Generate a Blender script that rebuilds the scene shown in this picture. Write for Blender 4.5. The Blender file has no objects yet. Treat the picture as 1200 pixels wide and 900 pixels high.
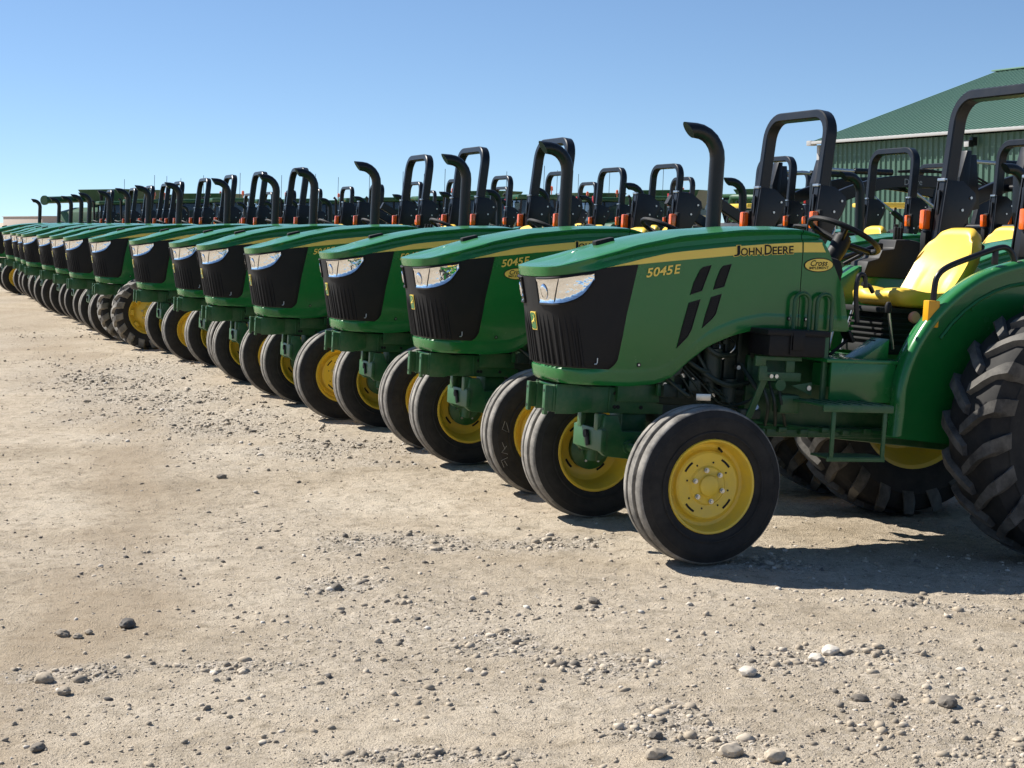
import bpy, bmesh, math, random
import numpy as np
from mathutils import Vector, Matrix, Euler, noise as mnoise

random.seed(7); RNG = np.random.default_rng(11)
PI = math.pi; R = math.radians
sc = bpy.context.scene
col = sc.collection

# ------------------------------------------------------------------ helpers
def ip(x, pts):
    """piecewise linear through pts (any order of x)"""
    p = sorted(pts)
    if x <= p[0][0]: return p[0][1]
    for (a, b), (c, d) in zip(p, p[1:]):
        if x <= c: return b + (d - b) * (x - a) / (c - a)
    return p[-1][1]

def sst(a, b, x):
    t = max(0., min(1., (x - a) / (b - a))); return t * t * (3 - 2 * t)

def crom(pts, n):
    """Catmull-Rom through pts, n samples a span"""
    P = [Vector(p) for p in pts]
    P = [P[0] * 2 - P[1]] + P + [P[-1] * 2 - P[-2]]
    out = []
    for i in range(1, len(P) - 2):
        a, b, c, d = P[i-1:i+3]
        for k in range(n):
            t = k / n
            out.append(.5 * ((2*b) + (c-a)*t + (2*a-5*b+4*c-d)*t*t + (3*b-a-3*c+d)*t**3))
    out.append(P[-2]); return out

def fin(bm, name, mats, parent=None, angle=35, loc=None):
    me = bpy.data.meshes.new(name)
    bmesh.ops.recalc_face_normals(bm, faces=bm.faces)
    for f in bm.faces: f.smooth = True
    bm.to_mesh(me); bm.free()
    me.set_sharp_from_angle(angle=R(angle))
    if not isinstance(mats, (list, tuple)): mats = [mats]
    for m in mats: me.materials.append(m)
    o = bpy.data.objects.new(name, me); col.objects.link(o)
    if parent: o.parent = parent
    if loc: o.location = loc
    return o

def empty(name, parent=None, loc=(0, 0, 0), rot=(0, 0, 0)):
    o = bpy.data.objects.new(name, None); col.objects.link(o)
    o.empty_display_size = .2
    o.parent = parent; o.location = loc; o.rotation_euler = rot
    return o

def tag(o, label=None, cat=None, group=None, kind=None):
    if label: o['label'] = label
    if cat: o['category'] = cat
    if group: o['group'] = group
    if kind: o['kind'] = kind
    return o

def BM(): return bmesh.new()

def box(bm, c, s, bev=.006, rot=None, mat=0, seg=2):
    t = bmesh.new()
    bmesh.ops.create_cube(t, size=1)
    bmesh.ops.scale(t, vec=s, verts=t.verts)
    bev = min(bev, min(s) * .45)
    if bev > 0:
        bmesh.ops.bevel(t, geom=t.edges[:], offset=bev, segments=seg, affect='EDGES', profile=.6)
    M = Matrix.Translation(c)
    if rot: M = M @ Euler(rot).to_matrix().to_4x4()
    merge(bm, t, M, mat)

def merge(bm, t, M=None, mat=0):
    m = {}
    for v in t.verts: m[v] = bm.verts.new(M @ v.co if M else v.co)
    for f in t.faces:
        try:
            g = bm.faces.new([m[v] for v in f.verts]); g.material_index = mat
        except ValueError: pass
    t.free()

def prism(bm, outline, y0, y1, axis='y', bev=.004, mat=0):
    """outline of 2D points ((x,z) for y, (y,z) for x, (x,y) for z) extruded from y0 to y1"""
    t = bmesh.new()
    def P(a, b, h): return {'y': (a, h, b), 'x': (h, a, b), 'z': (a, b, h)}[axis]
    A = [t.verts.new(P(a, b, y0)) for a, b in outline]
    B = [t.verts.new(P(a, b, y1)) for a, b in outline]
    n = len(outline)
    t.faces.new(A); t.faces.new(B[::-1])
    for i in range(n): t.faces.new([A[i], B[i], B[(i+1) % n], A[(i+1) % n]])
    bmesh.ops.recalc_face_normals(t, faces=t.faces)
    if bev > 0:
        bmesh.ops.bevel(t, geom=t.edges[:], offset=bev, segments=2, affect='EDGES', profile=.6, clamp_overlap=True)
    merge(bm, t, None, mat)

def tube(bm, path, r, n=12, mat=0, cap=True, rads=None):
    P = [Vector(p) for p in path]
    T = []
    for i in range(len(P)):
        a = P[max(0, i-1)]; b = P[min(len(P)-1, i+1)]
        T.append((b - a).normalized())
    u = T[0].orthogonal().normalized()
    rings = []
    for i, p in enumerate(P):
        if i:
            q = T[i-1].rotation_difference(T[i]); u = (q @ u).normalized()
        w = T[i].cross(u).normalized()
        rr = rads[i] if rads else r
        rings.append([bm.verts.new(p + rr * (math.cos(2*PI*k/n) * u + math.sin(2*PI*k/n) * w)) for k in range(n)])
    for A, B in zip(rings, rings[1:]):
        for k in range(n):
            f = bm.faces.new([A[k], A[(k+1) % n], B[(k+1) % n], B[k]]); f.material_index = mat
    if cap:
        bm.faces.new(rings[0][::-1]).material_index = mat; bm.faces.new(rings[-1]).material_index = mat

def sweep(bm, path, X, a, b, mat=0, ch=.25):
    """rectangular bar with chamfered corners along path; X = constant side vector (half size b), a = half size in plane"""
    P = [Vector(p) for p in path]; X = Vector(X).normalized()
    c = min(a, b) * ch
    sec = [(a, b-c), (a-c, b), (-a+c, b), (-a, b-c), (-a, -b+c), (-a+c, -b), (a-c, -b), (a, -b+c)]
    rings = []
    for i, p in enumerate(P):
        t = (P[min(len(P)-1, i+1)] - P[max(0, i-1)]).normalized()
        n = X.cross(t).normalized()
        k = 1.
        if 0 < i < len(P)-1:
            d = (P[i] - P[i-1]).normalized().dot((P[i+1] - P[i]).normalized()); k = 1 / max(.7, math.sqrt((1 + d) / 2))
        rings.append([bm.verts.new(p + n * s * k + X * q) for s, q in sec])
    m = len(sec)
    for A, B in zip(rings, rings[1:]):
        for k in range(m):
            bm.faces.new([A[k], A[(k+1) % m], B[(k+1) % m], B[k]]).material_index = mat
    bm.faces.new(rings[0][::-1]).material_index = mat; bm.faces.new(rings[-1]).material_index = mat

def lathe(bm, prof, n=48, mat=0, c=(0, 0, 0), axis='y', closed=False):
    """profile of (h, r): h along the axis"""
    rings = []
    for h, r in prof:
        if r < 1e-5:
            p = {'y': (0, h, 0), 'z': (0, 0, h), 'x': (h, 0, 0)}[axis]
            rings.append([bm.verts.new(Vector(p) + Vector(c))])
        else:
            ring = []
            for k in range(n):
                ca, sa = r*math.cos(2*PI*k/n), r*math.sin(2*PI*k/n)
                p = {'y': (ca, h, sa), 'z': (ca, sa, h), 'x': (h, ca, sa)}[axis]
                ring.append(bm.verts.new(Vector(p) + Vector(c)))
            rings.append(ring)
    pairs = list(zip(rings, rings[1:]))
    if closed: pairs.append((rings[-1], rings[0]))
    for A, B in pairs:
        for k in range(n):
            k2 = (k+1) % n
            if len(A) == 1 and len(B) == 1: continue
            vs = [A[0], B[k], B[k2]] if len(A) == 1 else ([A[k], B[0], A[k2]] if len(B) == 1 else [A[k], B[k], B[k2], A[k2]])
            bm.faces.new(vs).material_index = mat

def cyl(bm, p0, p1, r, n=16, mat=0): tube(bm, [p0, p1], r, n, mat)

def grid(bm, rows, mat=0, close=False):
    V = [[bm.verts.new(p) for p in row] for row in rows]
    for A, B in zip(V, V[1:]):
        for k in range(len(A) - 1):
            if (A[k].co - A[k+1].co).length < 1e-6 and (B[k].co - B[k+1].co).length < 1e-6: continue
            bm.faces.new([A[k], A[k+1], B[k+1], B[k]]).material_index = mat
    return V

def weld(bm, d=1e-4): bmesh.ops.remove_doubles(bm, verts=bm.verts, dist=d)

_tc = {}
def text2d(body, size=1., shear=0., off=0., space=1.):
    """flat lettering as (verts2d, faces), lower-left at 0,0"""
    cu = bpy.data.curves.new('lettering', 'FONT')
    cu.body = body; cu.size = size; cu.shear = shear; cu.offset = off; cu.space_character = space
    cu.resolution_u = 3
    ob = bpy.data.objects.new('lettering', cu)
    me = bpy.data.meshes.new_from_object(ob)
    vs = [(v.co.x, v.co.y) for v in me.vertices]; fs = [tuple(p.vertices) for p in me.polygons]
    bpy.data.objects.remove(ob); bpy.data.curves.remove(cu); bpy.data.meshes.remove(me)
    return vs, fs

def bbox2(vs):
    xs = [v[0] for v in vs]; ys = [v[1] for v in vs]; return min(xs), min(ys), max(xs), max(ys)

def put_text(bm, body, fn, u0, v0, width, height, mat=0, shear=0., off=0., space=1., pad=0.):
    """text fitted into a width x height box at u0,v0, every vertex sent through fn(u, v)"""
    vs, fs = text2d(body, 1., shear, 0., space)
    a, b, c, d = bbox2(vs)
    if off:
        vs, fs = text2d(body, 1., shear, off, space)
    m = [bm.verts.new(fn(u0 + (x - a) / (c - a) * width, v0 + (y - b) / (d - b) * height)) for x, y in vs]
    for f in fs:
        try: bm.faces.new([m[i] for i in f]).material_index = mat
        except ValueError: pass

# ------------------------------------------------------------------ materials
def mat(name):
    m = bpy.data.materials.new(name); m.use_nodes = True
    nt = m.node_tree; b = nt.nodes['Principled BSDF']
    return m, nt, b

def N(nt, typ, **kw):
    n = nt.nodes.new(typ)
    for k, v in kw.items():
        if k in n.inputs: n.inputs[k].default_value = v
        else: setattr(n, k, v)
    return n

def noise(nt, scale, detail=4, rough=.6, coord='Object'):
    tc = N(nt, 'ShaderNodeTexCoord'); n = N(nt, 'ShaderNodeTexNoise')
    n.inputs['Scale'].default_value = scale; n.inputs['Detail'].default_value = detail; n.inputs['Roughness'].default_value = rough
    nt.links.new(tc.outputs[coord], n.inputs['Vector']); return n

def ramp(nt, src, stops):
    r = N(nt, 'ShaderNodeValToRGB'); e = r.color_ramp.elements
    while len(e) < len(stops): e.new(.5)
    for el, (p, c) in zip(e, stops): el.position = p; el.color = (*c, 1) if len(c) == 3 else c
    nt.links.new(src, r.inputs[0]); return r

def mix(nt, fac, a, b):
    m = N(nt, 'ShaderNodeMix', data_type='RGBA')
    for s, v in ((0, fac), (6, a), (7, b)):
        if hasattr(v, 'is_linked') or hasattr(v, 'links'): nt.links.new(v, m.inputs[s])
        else: m.inputs[s].default_value = v if s == 0 else (*v, 1)
    return m.outputs[2]

def simple(name, c, rough=.5, metal=0., dust=.0, dustc=(.30, .25, .18), sc_=6., coat=0., bump=0., bsc=80., spec=.5, rvar=.1):
    m, nt, b = mat(name)
    b.inputs['Roughness'].default_value = rough; b.inputs['Metallic'].default_value = metal
    b.inputs['Coat Weight'].default_value = coat; b.inputs['Coat Roughness'].default_value = .06
    b.inputs['Specular IOR Level'].default_value = spec
    n = noise(nt, sc_, 6, .7)
    if dust > 0:
        r = ramp(nt, n.outputs[0], [(.42, (0, 0, 0)), (.75, (dust,)*3)])
        base = mix(nt, r.outputs[0], c, dustc)
        nt.links.new(base, b.inputs['Base Color'])
    else:
        v = ramp(nt, n.outputs[0], [(.3, tuple(x*.88 for x in c)), (.7, tuple(min(1, x*1.1) for x in c))])
        nt.links.new(v.outputs[0], b.inputs['Base Color'])
    rr = N(nt, 'ShaderNodeMapRange'); rr.inputs[3].default_value = max(.02, rough - rvar); rr.inputs[4].default_value = min(1, rough + rvar)
    nt.links.new(n.outputs[0], rr.inputs[0]); nt.links.new(rr.outputs[0], b.inputs['Roughness'])
    if bump > 0:
        n2 = noise(nt, bsc, 3); bp = N(nt, 'ShaderNodeBump'); bp.inputs['Strength'].default_value = bump; bp.inputs['Distance'].default_value = .004
        nt.links.new(n2.outputs[0], bp.inputs['Height']); nt.links.new(bp.outputs[0], b.inputs['Normal'])
    return m

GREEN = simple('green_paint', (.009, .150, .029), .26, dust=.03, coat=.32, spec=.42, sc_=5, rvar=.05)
DGREEN = simple('chassis_green_paint', (.011, .092, .025), .42, dust=.2, sc_=9)
YEL = simple('rim_yellow_paint', (.80, .55, .05), .38, dust=.25, sc_=10)
DECAL = simple('decal_yellow', (.92, .66, .11), .42, dust=.03)
SEATY = simple('seat_yellow_vinyl', (.78, .52, .05), .42, dust=.04, bump=.08, bsc=220)
BLK = simple('black_plastic', (.006, .006, .0065), .55, spec=.3, dust=.05, dustc=(.12, .10, .08), bump=.1, bsc=300)
BMET = simple('black_painted_steel', (.007, .0075, .009), .36, spec=.4, dust=.04, dustc=(.15, .13, .1))
MATB = simple('sooty_black', (.008, .008, .008), .8)
STEEL = simple('bare_steel', (.55, .55, .53), .32, metal=1., dust=.1)
ENG = simple('engine_dark', (.012, .026, .016), .55, dust=.25, dustc=(.10, .09, .07), sc_=14)
AMBER = simple('amber_lens', (.90, .15, .012), .18, coat=.7)
KNOB = simple('salmon_plastic', (.75, .33, .2), .5)
ORBR = simple('orange_yellow_bracket', (.75, .36, .01), .4)
GLASS = simple('tinted_cab_glass', (.03, .045, .05), .06, spec=.8, rvar=.02)
WHITEP = simple('white_trim_paint', (.38, .38, .37), .5, dust=.15)
RED = simple('red_paint', (.45, .02, .015), .4)
BEIGE = simple('beige_stucco', (.42, .36, .31), .8)

def top_dust_sheen(m, c, amt):
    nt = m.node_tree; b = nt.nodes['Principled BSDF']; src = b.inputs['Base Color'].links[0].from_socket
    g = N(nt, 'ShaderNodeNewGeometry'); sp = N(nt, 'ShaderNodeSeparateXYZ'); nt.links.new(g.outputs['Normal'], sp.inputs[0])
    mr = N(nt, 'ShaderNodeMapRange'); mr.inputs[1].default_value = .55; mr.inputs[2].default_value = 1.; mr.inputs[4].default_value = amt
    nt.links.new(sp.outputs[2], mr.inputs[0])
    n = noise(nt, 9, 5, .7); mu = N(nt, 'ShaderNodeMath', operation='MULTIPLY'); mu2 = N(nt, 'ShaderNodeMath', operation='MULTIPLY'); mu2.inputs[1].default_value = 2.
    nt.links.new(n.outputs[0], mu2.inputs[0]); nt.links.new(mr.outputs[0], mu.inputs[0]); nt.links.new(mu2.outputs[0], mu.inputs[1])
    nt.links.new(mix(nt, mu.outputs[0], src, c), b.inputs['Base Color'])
top_dust_sheen(GREEN, (.20, .42, .26), .20); top_dust_sheen(DGREEN, (.30, .27, .2), .3); top_dust_sheen(BLK, (.2, .18, .15), .15)  # green tops: pale sky sheen painted in; the other two: settled dust

def chrome_lamp():
    m, nt, b = mat('headlight_reflector')
    b.inputs['Metallic'].default_value = 1.; b.inputs['Roughness'].default_value = .06
    b.inputs['Base Color'].default_value = (.86, .87, .88, 1); b.inputs['Coat Weight'].default_value = .5
    n = noise(nt, 16, 3, .55)
    bp = N(nt, 'ShaderNodeBump'); bp.inputs['Strength'].default_value = .35; bp.inputs['Distance'].default_value = .02
    nt.links.new(n.outputs[0], bp.inputs['Height']); nt.links.new(bp.outputs[0], b.inputs['Normal'])
    return m
LAMP = chrome_lamp()

def rubber(name, dust):
    m, nt, b = mat(name)
    n = noise(nt, 7, 6, .7); n2 = noise(nt, 60, 3)
    r = ramp(nt, n.outputs[0], [(.34, (dust*.25,)*3), (.66, (dust,)*3)])
    base = mix(nt, r.outputs[0], (.009, .009, .0095), (.34, .315, .275))
    nt.links.new(base, b.inputs['Base Color'])
    b.inputs['Roughness'].default_value = .8; b.inputs['Specular IOR Level'].default_value = .3
    bp = N(nt, 'ShaderNodeBump'); bp.inputs['Strength'].default_value = .15; bp.inputs['Distance'].default_value = .004
    nt.links.new(n2.outputs[0], bp.inputs['Height']); nt.links.new(bp.outputs[0], b.inputs['Normal'])
    return m
RUB = rubber('tyre_rubber', .07)
RUBT = rubber('tyre_tread_rubber', .95); RUBL = rubber('tyre_lug_rubber', .42)  # tread dust made paler still, grazing sun on the ribs painted in

# ------------------------------------------------------------------ the hood's surface
PLAN = crom([(.730, 0), (.727, .07), (.718, .14), (.702, .195), (.672, .236), (.62, .259), (.50, .275), (.30, .290), (.0, .306), (-.3, .318), (-.65, .327), (-.97, .332)], 8)
PS = [0.]
for a_, b_ in zip(PLAN, PLAN[1:]): PS.append(PS[-1] + (b_ - a_).length)
def plan_at(s):
    s = max(0, min(PS[-1], s))
    for i in range(len(PS) - 1):
        if s <= PS[i+1]:
            t = (s - PS[i]) / (PS[i+1] - PS[i]); p = PLAN[i].lerp(PLAN[i+1], t)
            i0 = max(0, i - 1); i1 = min(len(PLAN) - 1, i + 2)
            d = (PLAN[i1] - PLAN[i0]).normalized()
            n = Vector((-d.y, d.x)) * -1
            if i < 4: n = Vector((1, n.y)).normalized() if i else Vector((1, 0)).lerp(n, t)
            return p, Vector((abs(n.x) if n.x > 0 else n.x, abs(n.y)))
    return PLAN[-1], Vector((0, 1))
def s_of_x(x):
    lo, hi = 0., PS[-1]
    for _ in range(40):
        m_ = (lo + hi) / 2
        if plan_at(m_)[0].x > x: lo = m_
        else: hi = m_
    return lo
ZBOT = [(.76, .82), (.26, .82), (.12, .835), (.03, .875), (-.06, .965), (-.16, 1.045), (-.30, 1.105), (-.45, 1.14), (-.97, 1.145)]
ZSB = [(.76, 1.338), (.62, 1.365), (.49, 1.39), (.42, 1.412), (.16, 1.45), (.02, 1.47), (-.27, 1.51), (-.64, 1.545), (-.97, 1.563)]
ZST = [(.76, 1.350), (.62, 1.378), (.49, 1.408), (.42, 1.430), (.25, 1.475), (.02, 1.515), (-.22, 1.55), (-.46, 1.58), (-.64, 1.598), (-.97, 1.615)]
ZB = [(.76, 1.388), (.67, 1.402), (.49, 1.455), (.26, 1.53), (.03, 1.588), (-.31, 1.638), (-.61, 1.658), (-.75, 1.655), (-.97, 1.640)]
ZC = [(.745, 1.398), (.66, 1.430), (.48, 1.487), (.30, 1.545), (.11, 1.592), (-.07, 1.628), (-.37, 1.662), (-.6, 1.677), (-.75, 1.672), (-.97, 1.655)]
XREAR = [(1.67, -.725), (1.58, -.80), (1.49, -.845), (1.36, -.915), (1.15, -.965)]

def wall(s, z, off=0.):
    p, n = plan_at(s)
    w = sst(.30, .66, p.x)
    x = p.x - (1.36 - z) * .22 * w + n.x * off
    y = p.y + n.y * off - (.018 * sst(1.1, .85, z) * (1 - w))
    if x < -.66:
        xr = ip(z, XREAR); k = (xr + .66) / (-.97 + .66); x = -.66 + (x + .66) * k
    return Vector((x, y, z))

def side(x, z, off=.002):
    """point on the hood side at x, z"""
    if x < -.66:
        xr = ip(z, XREAR); k = (xr + .66) / (-.97 + .66); xx = -.66 + (x + .66) / k
    else: xx = x
    s = s_of_x(xx); q = wall(s, z, off); 
    zb, zt, zm = ip(xx, ZSB), ip(xx, ZST), ip(xx, ZB)
    if z > zb: q.y -= .006 * min(1, (z - zb) / max(.01, zt - zb))
    return Vector((x, q.y, z))

def hood_rows(s_list):
    """for each s a list of points from the bottom edge to the centre line"""
    cols = []
    for s in s_list:
        p, n = plan_at(s); x = p.x
        zbot, zb, zt, ze, = ip(x, ZBOT), ip(x, ZSB), ip(x, ZST), ip(x, ZB)
        led = .010 * sst(.40, .66, x) + .0015
        c = []
        # inner flange, then the lower lip with its ledge
        c.append(wall(s, zbot + .004, -.03)); c.append(wall(s, zbot, -.002))
        c.append(wall(s, zbot + .012, led * .8)); c.append(wall(s, zbot + .024, led)); c.append(wall(s, zbot + .062, led))
        c.append(wall(s, zbot + .072, led * .8)); c.append(wall(s, zbot + .080, 0))
        z0 = zbot + .080
        for k in (.02, .1, .25, .4, .55, .7, .85, .97): c.append(wall(s, z0 + (zb - z0) * k, 0))
        qn = sst(.60, .28, x) if False else 1 - sst(.28, .60, x)
        pr = .007 * (1 - qn)
        c.append(wall(s, zb, 0)); g = ze - zt
        c.append(wall(s, zb + .002, pr * .9))
        c.append(wall(s, zt + .002, -.006 * qn + pr))
        c.append(wall(s, zt + g * .30, -.024 * qn + pr)); c.append(wall(s, zt + g * .62, -.026 * qn + pr))
        c.append(wall(s, ze - .012, -.016 * qn + pr)); c.append(wall(s, ze - .006, -.008 * qn + pr)); c.append(wall(s, ze, -.009 * qn + pr - .001))
        F = wall(s, ze + .004, -.014 * qn - .005 * (1 - qn)); c.append(F)
        xo = F.x
        e = 2.0 - .95 * sst(.40, .66, x)
        for k in (.12, .3, .5, .7, .88, 1.):
            xx = xo - (k * (x - .45) * .96 if x > .45 else 0)
            zc = ip(xx if xx > -.66 else x, ZC)
            if x <= -.66: xx = xo + (0 if k < .3 else 0)
            c.append(Vector((xx, F.y * (1 - k), F.z + (zc - F.z) * (1 - (1 - k) ** e))))
        cols.append(c)
    return cols

def both(cols): return cols, [[Vector((v.x, -v.y, v.z)) for v in c] for c in cols]

def make_hood(parent):
    sx = s_of_x(-.655)
    sl = [0, .02, .045] + [.07 + .022 * i for i in range(22)]
    sl = [s for s in sl if s < .5]
    k = sl[-1]
    while k < sx - .05: k += .045; sl.append(k)
    sl.append(sx)
    bm = BM()
    A, B = both(hood_rows(sl))
    grid(bm, A); grid(bm, B); weld(bm)
    # rolled edge and a stiffening crease along the side
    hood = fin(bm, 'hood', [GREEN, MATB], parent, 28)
    bm = BM()
    sl = [sx + .004 + (PS[-1] - sx - .004) * i / 8 for i in range(9)]
    A, B = both(hood_rows(sl)); grid(bm, A); grid(bm, B); weld(bm)
    # rear closing panel of the cowl
    ring = [c for c in A[-1]][2:] + [c for c in B[-1]][2:-1][::-1]
    bm.faces.new([bm.verts.new(v - Vector((.0, 0, 0))) for v in ring])
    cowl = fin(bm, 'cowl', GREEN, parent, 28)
    # stripes, lettering and vents on both sides
    for sg in (1, -1):
        S = lambda x, z, off=.002: Vector((side(x, z, off).x, sg * side(x, z, off).y, z))
        for nm, x0, x1, par in (('stripe', .43, -.652, hood), ('stripe', -.661, -.79, cowl)):
            bm = BM(); rows = []
            n = 34 if par is hood else 6
            xs = [x0 + (x1 - x0) * i / n for i in range(n + 1)]
            for j in range(5):
                row = []
                for i, x in enumerate(xs):
                    zt, zb = ip(x, ZST) - .002, ip(x, ZSB) + .0
                    if par is hood and x > .1:    # taper to the pointed tip
                        f = (.43 - x) / .33; zt = zb + (zt - zb) * min(1, f ** .75 + .02) if True else zt
                    zz = zb + (zt - zb) * j / 4
                    xx = x + (.03 * (zz - zb) / .055 if (par is cowl and i == n) else 0)
                    row.append(S(xx, zz, .0025))
                rows.append(row)
            grid(bm, rows); fin(bm, 'stripe', DECAL, par)
        # lettering: maker's name on the stripe, number under it
        tx = (lambda x0: (lambda u, v: S(x0 - u, v, .0052))) if sg > 0 else (lambda x0: (lambda u, v: S(x0 + u, v, .0052)))
        th = (lambda x0: (lambda u, v: S(x0 - u, v, .0038))) if sg > 0 else (lambda x0: (lambda u, v: S(x0 + u, v, .0038)))
        bm = BM()
        xs0 = -.262 if sg > 0 else -.60
        zl = lambda u: ip(xs0 - sg * u, ZSB) - .004
        def fit(u0, w, h, s, fnn, off, m_):
            f0 = fnn(xs0); slope = (zl(u0 + w) - zl(u0)) / w
            put_text(bm, s, lambda u, v: f0(u, v + zl(u0) + slope * (u - u0)), u0, 0, w, h, m_, off=off)
        for off, fnn, m_ in ((.06, th, 1), (.018, tx, 0)):
            fit(.000, .030, .052, 'J', fnn, off, m_); fit(.036, .118, .038, 'OHN', fnn, off, m_)
            fit(.172, .040, .050, 'D', fnn, off, m_); fit(.217, .120, .038, 'EERE', fnn, off, m_)
        fin(bm, 'name_lettering', [MATB, DECAL], hood)
        bm = BM()
        xs1 = .215 if sg > 0 else .035
        f1 = tx(xs1)
        sl1 = lambda u: 1.372 + .175 * u if sg > 0 else 1.404 - .175 * u
        put_text(bm, '5045', lambda u, v: f1(u, v + sl1(u)), 0, 0, .138, .044, 0, shear=.12, off=.02)
        put_text(bm, 'E', lambda u, v: f1(u, v + sl1(u)), .150, 0, .03, .044, 0, shear=.12, off=.02)
        fin(bm, 'number_lettering', DECAL, hood)
        bm = BM()
        for poly in ([(-.076, 1.425), (-.094, 1.441), (-.138, 1.452), (-.093, 1.318), (-.030, 1.296), (-.046, 1.36)],
                     [(-.190, 1.435), (-.204, 1.452), (-.250, 1.464), (-.216, 1.345), (-.157, 1.328), (-.168, 1.375)],
                     [(-.026, 1.256), (-.088, 1.276), (-.050, 1.12), (-.030, 1.08), (.024, 1.022), (.006, 1.12)],
                     [(-.148, 1.290), (-.205, 1.309), (-.180, 1.205), (-.160, 1.178), (-.108, 1.130), (-.122, 1.20)]):
            cx = sum(p[0] for p in poly) / len(poly); cz = sum(p[1] for p in poly) / len(poly)
            rows = []
            ring = []
            for i, p in enumerate(poly):
                q = poly[(i+1) % len(poly)]
                for t in (0, .25, .5, .75): ring.append((p[0] + (q[0]-p[0])*t, p[1] + (q[1]-p[1])*t))
            ring.append(ring[0])
            for k, off in ((1.0, .0005), (.99, .005), (.90, .005), (.88, .001), (.5, .001), (.0, .001)):
                rows.append([S(cx + (x-cx)*k, cz + (z-cz)*k, off) for x, z in ring])
            grid(bm, rows)
            # mesh bars across the opening
            zs = [p[1] for p in poly]; z = min(zs) + .012
            while z < max(zs) - .01:
                xs = []
                for i, p in enumerate(poly):
                    q = poly[(i+1) % len(poly)]
                    if (p[1] - z) * (q[1] - z) < 0: xs.append(p[0] + (q[0]-p[0]) * (z-p[1]) / (q[1]-p[1]))
                if len(xs) == 2 and abs(xs[0]-xs[1]) > .02:
                    a, b = max(xs) - .006, min(xs) + .006
                    tube(bm, [S(a, z, .003), S((a+b)/2, z, .003), S(b, z, .003)], .0022, 4)
                z += .011
        weld(bm); fin(bm, 'side_vent', BLK, hood)
    for sg in (1, -1):
        for x, z in ((-.60, 1.20), (.22, .93), (-.70, 1.20)):
            if x < -.655: par = cowl
            else: par = hood
            q = side(x, z, 0); n_ = Vector((0, sg, 0)); p = Vector((q.x, sg*q.y, z))
            bm = BM(); cyl(bm, p - n_*.004, p + n_*.004, .011, 14); cyl(bm, p + n_*.004, p + n_*.0055, .006, 6, 1); fin(bm, 'fastener', [BLK, STEEL], par)
    # smoked air sensor lug standing on the hood's centre
    bm = BM(); box(bm, (.33, 0, 1.541), (.11, .05, .03), .01, (0, R(15), 0)); fin(bm, 'hood_latch', BLK, hood)
    return hood, cowl

def make_sticker(parent, cx, cz, rot=.07):
    """oval dealer sticker"""
    bm = BM(); S = lambda u, v, off: side(cx - u * math.cos(rot) + v * math.sin(rot), cz + v * math.cos(rot) + u * math.sin(rot), off)
    for k, off, m_ in ((1., .003, 1), (.93, .0042, 0)):
        ring = [(.088*k*math.cos(2*PI*i/40), .037*(k if k == 1 else .88)*math.sin(2*PI*i/40)) for i in range(41)]
        grid(bm, [[S(u*q, v*q, off) for u, v in ring] for q in (1., .5, 0.)], m_)
    put_text(bm, 'Cross', lambda u, v: S(u, v, .0055), -.050, -.004, .100, .029, 1, shear=.35, off=.015)
    put_text(bm, 'IMPLEMENT', lambda u, v: S(u, v, .0055), -.058, -.021, .114, .013, 1, off=.012)
    weld(bm, 1e-5)
    return fin(bm, 'dealer_sticker', [DECAL, MATB], parent)

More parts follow.
